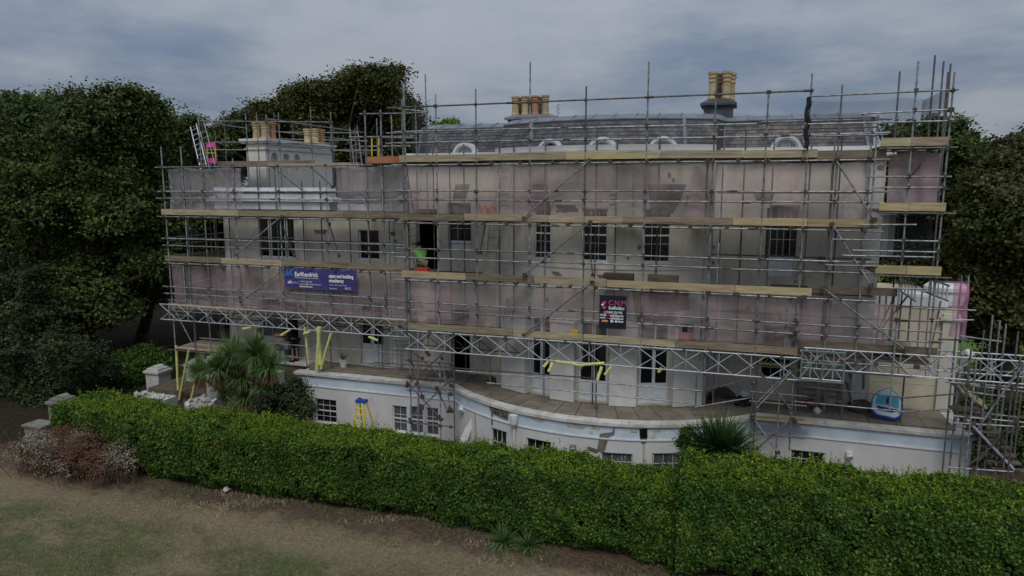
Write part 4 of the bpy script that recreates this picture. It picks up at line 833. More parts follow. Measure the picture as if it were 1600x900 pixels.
for k in range(4): slab('scaffold_board', px_x(574, 250, Yq), px_x(635, 250, Yq), Yq+.05+k*.23, Yq+.27+k*.23, A(600, 255, Y=Yq).z, A(600, 254, Y=Yq).z, M_board, sj)
couplers([(px_x(px, 200, 22.9), 22.87, A(px, y, Y=22.9).z) for px in (571, 595, 631) for y in (178, 214, 229)], sj)
g = MB(); 
for px in (632, 642): g.tube(A(px, 168, Y=24.2), A(px+1, 176, Y=24.2), .02)
# ---- right tower
st = thing('scaffold', 'narrow tube scaffold tower with pale boards past the right corner of the house', 'scaffold', (5, 21.7, 0)); cps = []
YT = 21.6
for (px, yt, yb, Y) in ((1423, 96.5, 640, YT), (1480, 113, 560, YT), (1396, 112, 240, 23.3), (1448, 87, 240, 23.3), (1462, 96, 240, 23.3), (1473, 100, 560, 23.3), (1413, 215, 560, 23.3), (1368, 180, 345, 21.65), (1470, 113, 300, 24.4)):
    x = px_x(px, 240, Y); pole('upright_pole', (x, Y, A(px, yt, Y=Y).z), (x, Y, max(2.2, A(px-30, yb, Y=Y).z)), M_pole if Y < 22 else M_poled, st)
TX0, TX1 = px_x(1376, 220, YT), px_x(1484, 220, YT)
for k, (y0, y1, l, r, m) in enumerate(((215, 228, 1377, 1481, M_board), (317, 329.5, 1374, 1478, M_boardy), (416, 429, 1368, 1471, M_boardy))):
    zt, zb = A(1430, y0, Y=YT).z, A(1430, y1, Y=YT).z; xa = px_x(l, y0, YT); xb = px_x(r, y0, YT); xm = px_x(1424-k*4, y0, YT)
    slab('toe_board', xa, xm, YT-.04, YT-.002, zb, zt, m, st); slab('toe_board', xm+.01, xb, YT-.04, YT-.002, zb, zt+.01, m, st)
    for j in range(7): slab('scaffold_board', xa, xb, YT+.02+j*.23, YT+.24+j*.23, zb-.03, zb+.01, M_boardd, st)
    for z in (zb-.06,): pole('ledger', (xa-.05, YT-.05, z), (xb+.25, YT-.05, z), M_poled, st); pole('ledger', (xa, 23.3, z), (xb+.2, 23.3, z), M_poled, st)
    for x in np.linspace(xa+.1, xb-.1, 4): pole('transom', (x, YT-.1, zb-.06), (x, 23.4, zb-.06), M_poled, st)
for (a, b) in (((1262, 151), (1498, 140)), ((1262, 194), (1480, 189)), ((1342, 178), (1485, 171)), ((1270, 213), (1388, 210)), ((1354, 276), (1487, 276)), ((1367, 293), (1475, 293)), ((1300, 374), (1466, 377)), ((1332, 391), (1463, 394)), ((1316, 399), (1460, 402)), ((1290, 414), (1372, 416)), ((1390, 450), (1450, 452)), ((1340, 351), (1432, 351)), ((1427, 481), (1525, 485)), ((1450, 501), (1522, 500))): pole('guard_rail', A(*a, Y=YT-.05), A(*b, Y=YT-.05), M_pole, st, r=.023)
for y in (133, 152): pass
for a, b, Y in (((1424, 274), (1454, 240), 22), ((1372, 520), (1420, 460), 22.6), ((1402, 455), (1372, 515), 22.8), ((1455, 545), (1470, 470), 22.4), ((1418, 325), (1396, 300), 22)): pole('diagonal_brace', A(*a, Y=Y), A(*b, Y=Y), M_poled, st)
for px in (1372, 1382, 1394, 1406, 1421, 1437): x = px_x(px, 500, 23.8); pole('upright_pole', (x, 23.8, A(px, 455, Y=23.8).z), (x, 23.8, 4.3), random.choice((M_poled, M_pole)), st)
for px in (1510, 1499): x = px_x(px, 470, 22.6); pole('upright_pole', (x, 22.6, A(px, 430, Y=22.6).z), (x-.02, 22.6, 0), M_pole, st)
for a, b in (((1466, 530), (1522, 532)), ((1462, 440), (1515, 441))): pole('ledger', A(*a, Y=22.6), A(*b, Y=22.6), M_poled, st)
couplers([(px_x(px, 240, YT), YT-.03, A(px-4, y, Y=YT).z) for px in (1423, 1479) for y in (142, 172, 190, 232, 276, 293, 333, 375, 392, 402)]+[(px_x(px, 240, YT), YT-.03, A(px-20, y, Y=YT).z) for px in (1423, 1479) for y in (440, 481, 500)], st)
p = A(1390, 336, Y=23.4); q = A(1390, 398, Y=23.4); g = MB(); g.box(p.x-.16, p.x+.16, 23.3, 23.6, q.z, p.z); g.box(p.x-.22, p.x+.22, 23.25, 23.65, p.z-.06, p.z+.02)
tag(g.build('column', M_white), 'white square column standing behind the right scaffold tower', 'column')
# ---- far right low scaffold with stairs
sf = thing('scaffold', 'low braced tube scaffold and beam bridge running off past the right end of the terrace', 'scaffold', (8.5, 22.5, 0)); cps = []
z1_, z0_ = 4.28, 3.6
xa = px_x(1477, 560, FY)
truss(xa, xa+5.2, FY-.06, 4.15, 4.78, sf, bay=.72); truss(xa-.3, xa+5.4, 22.9, 4.05, 4.67, sf, bay=.72)
for (px, yt, Y) in ((1512, 545, 21.6), (1529, 516, 22.9), (1540, 492, 22.2), (1552, 500, 23.2), (1562, 505, 22.8), (1582, 518, 22.0), (1597, 525, 22.9), (1500, 560, 23.4), (1522, 560, 21.6), (1590, 560, 21.6), (1570, 600, 23.4)):
    x = px_x(px, 600, Y); pole('upright_pole', (x, Y, A(px, yt, Y=Y).z), (x, Y, 0), random.choice((M_pole, M_pole, M_poled)), sf); pole('base_plate', (x, Y, .0), (x, Y, .015), M_clip, sf, r=.08)
for (a, b, Y) in (((1478, 597), (1600, 606), 21.6), ((1500, 600), (1600, 612), 22.9), ((1490, 650), (1600, 660), 21.6), ((1490, 661), (1600, 667), 21.6), ((1478, 730), (1590, 738), 21.6), ((1500, 525), (1565, 534), 22.2), ((1497, 610), (1570, 620), 22.9), ((1480, 575), (1600, 583), 23.4), ((1490, 640), (1590, 652), 23.4)): pole('ledger', A(*a, Y=Y), A(*b, Y=Y), M_pole, sf)
for (a, b, Y, m) in (((1528, 670), (1600, 566), 21.5, M_pole), ((1500, 600), (1560, 680), 22.5, M_poled), ((1505, 655), (1580, 735), 22.5, M_poled), ((1585, 655), (1530, 720), 22, M_poled), ((1480, 590), (1525, 640), 22, M_poled), ((1540, 640), (1580, 600), 23, M_poled), ((1510, 730), (1590, 665), 22.2, M_poled), ((1525, 660), (1545, 735), 22.6, M_poled)): pole('diagonal_brace', A(*a, Y=Y), A(*b, Y=Y), m, sf)
for k in range(9):         # stair flight
    t = k/8; p = A(1515+55*t, 640+85*t, Y=22.3+.5*t); slab('stair_tread', p.x-.5, p.x+.35, 22.2, 22.45, p.z, p.z+.04, M_boardd, sf)
for Y in (22.15, 22.5): pole('stair_string', A(1510, 655, Y=Y), A(1585, 735, Y=Y), M_alu, sf, r=.04)
couplers([tuple(A(px, py, Y=21.57)) for px, py in ((1512, 600), (1512, 652), (1522, 662), (1590, 655), (1590, 668), (1522, 733), (1590, 737), (1560, 605), (1535, 601), (1583, 606), (1510, 575), (1545, 655))], sf)

# ================================================================ NETS AND BANNERS
N_pink = net_mat('pink_debris_net', (.52, .44, .43), (.60, .42, .45), .24, .40); N_grey = net_mat('grey_debris_net', (.36, .34, .36), (.44, .38, .41), .42, .60)
N_mag = net_mat('magenta_debris_net', (.46, .24, .33), (.52, .12, .30), .50, .80); N_rose = net_mat('rose_debris_net', (.47, .38, .40), (.50, .33, .40), .50, .80); N_black = net_mat('black_debris_net', (.04, .045, .05), (.06, .06, .07), .38, .62); N_dk = net_mat('dark_sheer_net', (.05, .055, .06), (.07, .07, .08), .16, .30)
def net(name, x0, x1, y, z0, z1, m, label, amp=.085, scal=0., nx=None, slope=0., ytop=0.):
    nx = nx or int(abs(x1-x0)/.07)+2; nz = 12; V = []; F = []
    ph = random.uniform(0, 6)
    for k in range(nz+1):
        v = k/nz
        for i in range(nx+1):
            u = i/nx; x = x0+(x1-x0)*u
            if scal and (i == 0): x += scal*abs(math.sin(v*math.pi*3))
            w = math.sin(x*7.3+ph+.6*math.sin(v*5))*.5+math.sin(x*3.1+v*2.2+ph)*.5
            sag = -.07*abs(math.sin(x*1.5+ph))*(v)
            V.append((x, y+amp*(w+.25*math.sin(x*19+ph+v*3)*(1-v)+.2*math.sin(v*14+x))*(1-.3*v)+ytop*v, z0+(z1-z0)*v+slope*u+sag))
    for k in range(nz):
        for i in range(nx): a = k*(nx+1)+i; F.append((a, a+1, a+nx+2, a+nx+1))
    me = bpy.data.meshes.new(name); me.from_pydata(V, [], F); me.materials.append(m); me.polygons.foreach_set('use_smooth', [True]*len(F)); return tag(link(name, me), label, 'netting')
net('debris_net', SX0+.1, SX1, FY+.12, LIFT[2]+.0, LIFT[3]-.36, N_pink, 'pink debris netting across the top enclosed lift of the main scaffold, above the dark windows')
net('debris_net', SX0+.15, px_x(1400, 500, FY), FY+.12, LIFT[0]+.0, LIFT[1]-.36, N_pink, 'pink debris netting across the lower lift of the main scaffold, behind the black sign')
net('debris_net', px_x(259, 290, FYL), px_x(374, 290, FYL), FYL+.1, LZ[2], A(445, 260, Y=FYL).z, N_grey, 'grey mauve debris netting with a scalloped edge at the left end of the left wing', scal=.22)
net('debris_net', px_x(374, 290, FYL), px_x(523, 290, FYL), FYL+.1, A(445, 293, Y=FYL).z, A(445, 260, Y=FYL).z, N_dk, 'thin grey netting strip above the white parapet, below the cream chimney')
net('debris_net', px_x(523, 290, FYL), px_x(628, 290, FYL), FYL+.1, LZ[2], A(445, 260, Y=FYL).z, N_grey, 'grey netting right of the white parapet, below the orange board')
net('debris_net', px_x(268, 450, FYL), px_x(632, 450, FYL), FYL+.1, LZ[0], LZ[1]-.34, N_pink, 'pink debris netting behind the purple banner on the left wing')
net('debris_net', px_x(1392, 270, YT), px_x(1473, 270, YT), YT+.35, A(1430, 318, Y=YT).z, A(1430, 236, Y=YT).z, N_rose, 'gathered pink net hanging on the right tower between its two upper boards', amp=.12)
net('debris_net', px_x(1388, 360, YT+.9), px_x(1470, 360, YT), YT+.9, A(1430, 412, Y=YT).z, A(1430, 334, Y=YT).z, N_black, 'black net hanging in the dark middle lift of the right tower', amp=.06)
net('debris_net', px_x(1442, 190, YT), px_x(1478, 190, YT), YT+.2, A(1460, 190, Y=YT).z, A(1460, 152, Y=YT).z, N_black, 'torn black net sheet at the very top of the right tower', amp=.12, slope=.25)
net('debris_net', px_x(1262, 190, YT), px_x(1445, 190, YT), YT+.15, A(1400, 222, Y=YT).z, A(1400, 152, Y=YT).z, N_dk, 'sheer dark net sagging along the rail at the right end of the roof', amp=.1)
net('debris_net', px_x(1488, 500, 22.3), px_x(1512, 500, 22.3), 22.5, A(1470, 527, Y=22.3).z, A(1470, 441, Y=22.3).z, N_mag, 'bright magenta net wrapped round the end bay beside the curved white cornice', amp=.22)
net('debris_net', px_x(1412, 560, 22.6), px_x(1452, 560, 22.6), 22.2, A(1430, 552, Y=22.3).z, A(1430, 460, Y=22.3).z, N_rose if False else N_pink, 'torn pink net strip dangling in front of the cream garden room wall', amp=.18)
net('debris_net', px_x(643, 200, 24.2), px_x(667, 200, 24.2), 24.25, A(655, 240, Y=24.2).z, A(655, 178, Y=24.2).z, N_black, 'small dark net panel above the roof beside the tall left frame', amp=.05)
net('debris_net', px_x(672, 220, FY), px_x(1256, 200, FY), FY+.1, LIFT[3]+.02, LIFT[3]+.42, N_dk, 'thin dark net strip along the top guard rails in front of the slate roof', amp=.03)
p0, p1 = A(1263, 152, Y=YT), A(1259, 232, Y=YT); g = MB()
for k in range(8): t0, t1 = k/8, (k+1)/8; g.tube(p0.lerp(p1, t0)+Vector((.04*math.sin(k*2), 0, 0)), p0.lerp(p1, t1)+Vector((.04*math.sin(k*2+2), 0, 0)), .05+.03*math.sin(k*1.7)**2, .05+.03*math.sin((k+1)*1.7)**2, n=6)
tag(g.build('net_roll', M_blk), 'rolled black net tied upright to a pole above the slate roof', 'netting')
# banners
def text_mesh(s, size, m, parent, loc, name='lettering', bold=0.0, sx=1.0, ital=0.):
    c = bpy.data.curves.new(name, 'FONT'); c.body = s; c.size = size; c.offset = bold; c.resolution_u = 3; c.space_character = 1.0; c.shear = ital; c.extrude = 0
    o = bpy.data.objects.new('tmp', c); COL.objects.link(o); bpy.context.view_layer.update()
    me = bpy.data.meshes.new_from_object(o.evaluated_get(bpy.context.evaluated_depsgraph_get())); bpy.data.objects.remove(o); bpy.data.curves.remove(c)
    me.name = name; me.materials.clear(); me.materials.append(m); ob = link(name, me, parent); ob.matrix_basis = Matrix.Translation(loc) @ Matrix.Rotation(rad(90), 4, 'X') @ Matrix.Diagonal((sx, 1, 1, 1)); return ob
yb = FYL-.085
a = A(444, 417, Y=yb); b = A(558, 454, Y=yb); ztb = A(500, 420, Y=yb).z; zbb = A(500, 452, Y=yb).z; Wb = b.x-a.x; Hb = ztb-zbb
bn = thing('banner', 'purple banner with white lettering tied to the left wing scaffold', 'banner', (a.x, yb, zbb))
V = []; F = []; nx = 40
for k in (0, 1):
    for i in range(nx+1): u = i/nx; V.append((a.x+Wb*u, yb+.012*math.sin(u*17), (zbb if k == 0 else ztb)-(.03*u if k == 0 else 0)+(.02*math.sin(u*9) if k == 0 else 0)))
V += [(x, y+.012, z) for x, y, z in V]; n_ = 2*(nx+1)
for i in range(nx): F += [(i, i+1, nx+2+i, nx+1+i), (n_+i+1, n_+i, n_+nx+1+i, n_+nx+2+i)]
me = bpy.data.meshes.new('sheet'); me.from_pydata(V, [], F); me.materials.append(M_banner); link('sheet', me, bn)
yt = yb-.02
def bt(s, u, v, size, m, **k): return text_mesh(s, size, m, bn, (a.x+Wb*u, yt, zbb+Hb*v), **k)
bt('EK', .02, .62, .34, M_txb, bold=.012, sx=.85, ital=.2); bt('EarlKendrick', .15, .60, .235, M_tx, bold=.006, sx=.86); bt('Property and building consultants', .15, .50, .075, M_tx, sx=1.05)
bt('ek', .04, .22, .2, M_tx, bold=.004, ital=.3); bt('SURVEYING', .085, .24, .07, M_tx); bt('t. 01273 000 000', .21, .30, .09, M_tx, sx=.9) if False else bt('t: 01243 646 100', .21, .31, .085, M_tx); bt('enquiries@earlkendrick.com', .21, .19, .085, M_tx); bt('earlkendrick.com', .21, .07, .085, M_tx, bold=.003)
bt('oject and building', .625, .60, .19, M_tx, bold=.006, sx=.80); bt('onsultancy', .625, .38, .19, M_tx, bold=.006, sx=.80); bt('London   Bath   South Coast', .63, .22, .065, M_tx, sx=1.0); bt('Surveyors', .63, .05, .08, M_tx); bt('RICS', .84, .05, .13, M_tx)
ys = FY-.09
a2 = A(937, 460, Y=ys); b2 = A(978, 515, Y=ys)
bs = thing('banner', 'black scaffolding company banner with pink lettering hanging from the main scaffold', 'banner', (a2.x, ys, b2.z)); g = MB(); g.box(a2.x, b2.x, ys, ys+.012, b2.z, a2.z-.02); g.build('sheet', M_sign, bs); W2 = b2.x-a2.x; H2 = a2.z-b2.z
def b2t(s, u, v, size, m, **k): return text_mesh(s, size, m, bs, (a2.x+W2*u, ys-.006, b2.z+H2*v), **k)
b2t('C.N.M', .33, .70, .23, M_txp, bold=.002, sx=.92); b2t('Scaffolding', .34, .575, .145, M_tx, sx=.82, bold=.003); b2t('t: 01843 236 992', .17, .455, .105, M_tx, sx=.82, bold=.002)
b2t('info@', .02, .375, .1, M_tx, sx=.8, bold=.002); b2t('cnm', .245, .375, .1, M_txp, sx=.8); b2t('scaffolding.com', .40, .365, .1, M_tx, sx=.70, bold=.003); b2t('www.', .02, .29, .1, M_tx, sx=.8, bold=.002); b2t('cnm', .235, .29, .1, M_txp, sx=.8); b2t('scaffolding.com', .40, .28, .1, M_tx, sx=.70, bold=.003)
g = MB(); ey = ys-.008
for cx, cz, c in ((.17, .76, M_txp), (.11, .70, M_tx), (.17, .62, M_txp)):
    g = MB(); X_, Z_ = a2.x+W2*cx, b2.z+H2*cz; s = .075 if c is M_txp else .05; g.prism([(X_-s, ey, Z_), (X_-.1*s, ey, Z_+s*.7), (X_+s*1.1, ey, Z_+s*.45), (X_+s*.3, ey, Z_-s*.75)][::-1], (0, .003, 0)); g.build('emblem', c, bs)
for u0, u1, c in ((.1, .32, M_txo), (.42, .53, M_tx), (.59, .67, M_tx), (.69, .90, M_tx)): g = MB(); g.box(a2.x+W2*u0, a2.x+W2*u1, ey, ey+.002, b2.z+H2*(.195 if u0 < .6 else .205), b2.z+H2*(.25 if u0 < .6 else .235)); g.build('emblem', c, bs)

# ================================================================ YELLOW FOAM SLEEVES
def sleeve(a, b, Y, Y2, label, r=.055):
    p, q = A(*a, Y=Y), A(*b, Y=Y2); d = (q-p); g = MB(); n = 8; nn = 5
    pts = [p+d*(i/nn)+Vector((random.uniform(-.01, .01), 0, random.uniform(-.012, .012))) for i in range(nn+1)]
    for i in range(nn): g.tube(pts[i], pts[i+1], r*random.uniform(.9, 1.05), n=n)
    tag(g.build('foam_sleeve', M_foam, smooth=False), label, 'foam padding', 'yellow foam sleeves on the scaffold tubes')
for (a, b, Y, Y2, lb) in (((275, 540), (279, 622), 23.1, 23.1, 'upright yellow foam sleeve on the leftmost scaffold leg'), ((295, 548), (280, 624), 22.8, 22.8, 'leaning yellow foam sleeve crossing the leftmost leg'), ((305, 595), (299, 625), 22.5, 22.5, 'short yellow foam sleeve standing left of the palm'),
    ((439, 524), (454, 515), 22.9, 23.1, 'slanting yellow foam sleeve beside the dark doorway'), ((379, 514), (391, 512), 22.9, 22.9, 'tiny yellow foam stub under the lattice beam above the bearded man'), ((476, 511), (482, 568), 23.0, 23.0, 'yellow foam sleeve on the upright right of the dark doorway'), ((475, 522), (484, 518), 22.9, 22.9, 'short crosswise yellow foam piece on the upright near the dark doorway'),
    ((499, 511), (495, 577), 22.9, 22.9, 'left one of the two thick upright yellow foam sleeves'), ((497, 512), (501, 570), 22.95, 22.95, 'right one of the two thick upright yellow foam sleeves'), ((517, 521), (501, 577), 22.85, 22.85, 'leaning yellow foam sleeve resting against the upright pair'), ((576, 526), (590, 532), 22.9, 22.9, 'short yellow foam piece in front of the left wing glazed door'),
    ((868, 564), (908, 571), 21.5, 21.5, 'left half of the long yellow foam sleeve under the lattice beam'), ((906, 571), (944, 567), 21.5, 21.5, 'right half of the long yellow foam sleeve under the lattice beam'), ((849, 574), (856, 565), 21.3, 21.5, 'first dangling yellow foam end left of the middle garden door'), ((857, 581), (863, 567), 21.3, 21.5, 'second dangling yellow foam end left of the middle garden door'),
    ((933, 594), (940, 573), 21.3, 21.5, 'dangling yellow foam end in front of the middle garden door'), ((945, 586), (955, 573), 21.3, 21.5, 'dangling yellow foam end right of the middle garden door'), ((1029, 582), (1034, 575), 21.4, 21.4, 'curled yellow foam scrap before the right garden door'), ((1184, 566), (1240, 572), 22.9, 22.9, 'thin yellow foam length behind the beam above the right window'), ((1245, 578), (1285, 577), 22.8, 22.8, 'yellow foam length seen through the green frame')):
    sleeve(a, b, Y, Y2, lb, r=.075 if 'thick' in lb else .05)

# ================================================================ HEDGES
def hedge(name, x0, x1, yf, yb, top, label, nleaf, m, endL=0., tb=0.):
    h = thing(name, label, 'hedge', ((x0+x1)/2, (yf(x0)+yb(x0))/2, 0))
    def off(P): return .07*noise3(P, 1.3, 21)+.07*noise3(P, 4.1, 22)+.06*noise3(P, 9, 23)
    def surf(n, kind, lift=0.):
        x = rng.uniform(x0, x1, n)
        yf_ = np.array([yf(a) for a in x]); yb_ = np.array([yb(a) for a in x]); tp = np.array([top(a) for a in x])
        if kind == 'front':
            t = rng.uniform(0, 1, n)**.8; z = .04+t*(tp-.04); P = np.stack([x, yf_, z], 1); N = np.tile([0, -1., .25], (n, 1)); rr = np.clip((z-(tp-.3))/.3, 0, 1); P[:, 1] += .07*rr**2; hang = np.clip((.5-z)/.5, 0, 1); P[:, 1] += .30*hang*(1+.6*noise3(P, 2.2, 31))
        elif kind == 'back':
            z = rng.uniform(0, 1, n)*tp; P = np.stack([x, yb_, z], 1); N = np.tile([0, 1., .25], (n, 1))
        else:
            t = rng.uniform(0, 1, n); P = np.stack([x, yf_+(yb_-yf_)*t, tp], 1); N = np.tile([0, -.1, 1.], (n, 1)); e_ = np.minimum(t, 1-t)*2; P[:, 2] -= .05*np.exp(-e_*8)
        P = P+N*(off(P)+rng.normal(0, .045, n)+lift)[:, None]; return P, N
    ar_f = (x1-x0)*2.1; ar_t = (x1-x0)*1.9; tot = ar_f+ar_t+ar_f*.25
    nf, nt_, nb = int(nleaf*ar_f/tot), int(nleaf*ar_t/tot), int(nleaf*ar_f*.25/tot)
    Ps, Ns = [], []
    for n, k in ((nf, 'front'), (nt_, 'top'), (nb, 'back')):
        P, N = surf(n, k); Ps.append(P); Ns.append(N)
    # ends
    for xe, s in ((x0, -1.), (x1, 1.)):
        n = int(nleaf*.05); t = rng.uniform(0, 1, n); z = rng.uniform(0, 1, n)*top(xe); P = np.stack([np.full(n, xe), yf(xe)+(yb(xe)-yf(xe))*t, z], 1); N = np.tile([s, 0, .2], (n, 1)); Ps.append(P+N*(off(P)+rng.normal(0, .05, n))[:, None]); Ns.append(N)
    P = np.concatenate(Ps); N = np.concatenate(Ns)
    # gaps: drop leaves where the shrub is thin near the foot
    k = ~((P[:, 2] < .5) & (noise3(P, 5.7, 41)+rng.normal(0, .25, len(P)) > .1+1.1*P[:, 2])); P = P[k]; N = N[k]
    k = ~((noise3(P, 4.6, 61)+.5*noise3(P, 11, 62) > .72) & (rng.uniform(0, 1, len(P)) < .8)); P = P[k]; N = N[k]
    N = N+rng.normal(0, .6, P.shape); leaf_mesh('leaves', P, N, rng.uniform(.026, .056, len(P)), m, h, .6, 'stuff')
    # upright shoots standing out of the clipped top
    ns = int((x1-x0)*430); base, _ = surf(ns, 'top'); keep = noise3(base, 1.9, 51) > -.75; base = base[keep]; Pp = []; Nn = []
    hh = (.05+.24*rng.uniform(0, 1, len(base))**3)*(1+.9*noise3(base, 2.2, 52)); hh = np.maximum(hh, .03); lean = rng.normal(0, .12, (len(base), 2))
    for j in range(7):
        t = (j+1)/7; p = base.copy(); p[:, 2] += hh*t; p[:, :2] += lean*(hh*t)[:, None]; p += rng.normal(0, .014, p.shape); Pp.append(p); q = rng.normal(0, 1, p.shape); q[:, 2] = abs(q[:, 2])*.6+.2; Nn.append(q)
    Pp = np.concatenate(Pp); leaf_mesh('shoots', Pp, np.concatenate(Nn), rng.uniform(.020, .040, len(Pp)), M_hedge2, h, .5, 'stuff')
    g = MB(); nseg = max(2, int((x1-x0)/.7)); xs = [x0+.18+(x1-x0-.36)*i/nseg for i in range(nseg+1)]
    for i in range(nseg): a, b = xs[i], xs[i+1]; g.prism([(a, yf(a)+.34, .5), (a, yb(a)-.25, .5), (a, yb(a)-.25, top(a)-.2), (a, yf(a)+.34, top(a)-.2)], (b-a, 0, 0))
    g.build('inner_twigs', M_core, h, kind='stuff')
    g = MB()
    x = x0+.2
    while x < x1:
        y = yf(x)+random.uniform(.25, .9); p = Vector((x, y, 0))
        for j in range(3): q = p+Vector((random.uniform(-.14, .14), random.uniform(-.18, .05), random.uniform(.25, .42))); g.tube(p, q, .028-.006*j, .022-.006*j, n=5); p = q
        x += random.uniform(.12, .34)
    g.build('stems', M_bark, h, kind='stuff')
    return h
hl_yf = lambda x: 16.65+.12*math.sin(x*.5)+.06*max(0, -20.3-x)**2
hedge('hedge', -22.2, -1.0, hl_yf, lambda x: 18.55-.02*(x+12)+.1*math.sin(x*.8), lambda x: 1.90+.05*math.sin(x*1.1), 'long darker green privet hedge left of the step, running to the pale gate pier', 215000, M_hedge)
hedge('hedge', -1.05, 12.5, lambda x: 16.35+.03*(x-1)+.1*math.sin(x*.9), lambda x: 18.3+.07*x, lambda x: 2.42+.04*math.sin(x*1.3)-.01*x, 'taller fresh green privet hedge on the right, in front of the dark spiky plant', 200000, M_hedge2 if False else M_hedge)
# ================================================================ TREES AND SHRUBS
def crown_leaves(lobes, n, size, spread=.28, per=14, fill=.2, seed=1, squash=.9):
    big_ = [l for l in lobes if l[3] > .75]; r0 = np.random.default_rng(seed+100)
    if big_:        # boughs: each main mass carries smaller rounded sprays of its own
        ex = [(x, y, z, r*.80) for x, y, z, r in lobes]
        for x, y, z, r in big_:
            for _ in range(11):
                d_ = r0.normal(size=3); d_[1] -= .35; d_[2] += .25; d_ /= np.linalg.norm(d_); q_ = r*r0.uniform(.26, .42); ex.append((x+d_[0]*(r*1.02-q_), y+d_[1]*(r*1.02-q_), z+d_[2]*(r*.98-q_), q_))
        lobes = ex
    w = np.array([r*r for *_, r in lobes]); w /= w.sum(); nt_ = max(4, n//per); idx = rng.choice(len(lobes), nt_, p=w)
    c = np.array([l[:3] for l in lobes])[idx]; r = np.array([l[3] for l in lobes])[idx]
    d = rng.normal(size=(nt_, 3)); d /= np.linalg.norm(d, axis=1, keepdims=True)
    rr = 1-.5*rng.uniform(0, 1, nt_)**2.2; tw = c+d*(r*rr)[:, None]*np.array([1, 1, squash])
    tw += d*(.26*r*noise3(tw, 1.0, seed)+.20*r*noise3(tw, 2.3, seed+1))[:, None]
    keep = noise3(tw, 1.15, seed+2) > -.80; tw = tw[keep]; d = d[keep]
    P = np.repeat(tw, per, axis=0)+rng.normal(0, 1, (len(tw)*per, 3))*np.array([1, 1, .5])*spread*np.repeat(rng.uniform(.6, 1.35, (len(tw), 1)), per, axis=0); N = np.repeat(d, per, axis=0)*.8+rng.normal(0, .45, (len(tw)*per, 3)); N[:, 2] += .6
    k = int(len(P)*fill); ii = rng.choice(len(lobes), k, p=w); c2 = np.array([l[:3] for l in lobes])[ii]; r2 = np.array([l[3] for l in lobes])[ii]; d2 = rng.normal(size=(k, 3)); d2 /= np.linalg.norm(d2, axis=1, keepdims=True)
    P2_ = c2+d2*(r2*.72*rng.uniform(0, 1, k)**.33)[:, None]; P = np.concatenate([P, P2_]); N = np.concatenate([N, rng.normal(size=(k, 3))])
    s = size*rng.uniform(.6, 1.25, len(P)); s[-k:] *= 1.9 if k else 1; m = P[:, 2] > .05; return P[m], N[m], s[m]
def tree(name, label, cat, base, lobes, n, size, m, trunk_r=.35, bark=M_bark, group=None, spread=.28, per=40, fill=.16, seed=1, trunk=True):
    t = thing(name, label, cat, base, group); P, N, s = crown_leaves(lobes, n, size, spread, per, fill, seed); leaf_mesh('crown', P, N, s, m, t, .6)
    if not trunk: return t
    g = MB(); b = Vector(base); cz = min(l[2] for l in lobes); c = sum((Vector(l[:3]) for l in lobes), Vector())/len(lobes); top = Vector((b.x*.5+c.x*.5, b.y*.5+c.y*.5, max(cz, b.z+1.2)))
    mids = [b+(top-b)*k/4+Vector((random.uniform(-.15, .15), random.uniform(-.15, .15), 0))*trunk_r*2*(0 < k < 4) for k in range(5)]
    g.path(mids, [trunk_r*1.35, trunk_r, trunk_r*.88, trunk_r*.8, trunk_r*.72], n=9)
    for l in lobes[:22]:
        e = Vector(l[:3]); k = b+(top-b)*random.uniform(.62, 1.0); m1 = k.lerp(e, .5)+Vector((random.uniform(-.3, .3), random.uniform(-.3, .3), -.2)); g.path([k, m1, e], [trunk_r*.42, trunk_r*.25, trunk_r*.07], n=6)
    g.build('trunk', bark, t, smooth=True); return t
def lobes_px(lst, Y, sc=None, jit=1.5, n=1):
    out_ = []
    for px, py, r in lst:
        for j in range(n):
            y = Y+random.uniform(-jit, jit); p = A(px+random.uniform(-3, 3), py, Y=y); R = r*(p-CP).length/FPX; out_.append((p.x, p.y+R*.2, p.z, R))
    return out_
# big sycamores on the left
b0 = A(132, 566, Z=0); L0 = lobes_px([(70, 215, 62), (15, 215, 60), (130, 200, 52), (190, 195, 48), (228, 185, 38), (160, 260, 70), (60, 300, 80), (-40, 260, 80), (150, 350, 75), (230, 290, 50), (245, 350, 45), (40, 400, 80), (130, 420, 60), (-50, 400, 90), (215, 400, 45), (245, 420, 28), (95, 165, 30), (30, 165, 26), (210, 158, 24), (160, 158, 22)], b0.y, jit=2.2, n=1)
tree('tree', 'tall dark sycamore filling the left edge, its thick trunk behind the grey green shrub', 'tree', b0, L0+lobes_px([(110, 470, 55), (60, 450, 60), (170, 470, 40), (0, 350, 70), (190, 320, 50), (120, 310, 60)], b0.y-1, jit=1.2), 185000, .098, M_leaf, .62, seed=11, spread=.36, fill=.2)
b1 = A(218, 541, Z=0); L1 = lobes_px([(262, 255, 30), (250, 300, 34), (285, 215, 26), (290, 330, 32), (262, 380, 34), (295, 190, 14), (312, 250, 18), (200, 330, 40), (210, 380, 40), (236, 250, 30), (250, 440, 30), (236, 215, 24), (215, 440, 26), (280, 410, 25), (180, 440, 30)], b1.y, jit=1.8)
tree('tree', 'slimmer dark sycamore with a forked trunk, between the big left tree and the scaffold', 'tree', b1, L1, 60000, .105, M_leaf, .33, seed=21, spread=.34, fill=.2)
b2 = A(60, 490, Z=0); tree('tree', 'dark tree behind the big sycamore at the far left', 'tree', (b2.x-3, b2.y, 0), lobes_px([(-30, 330, 90), (40, 380, 70), (110, 370, 60), (170, 380, 50), (0, 460, 30)], b2.y, jit=2), 22000, .19, M_leaf, .5, seed=25, spread=.45)
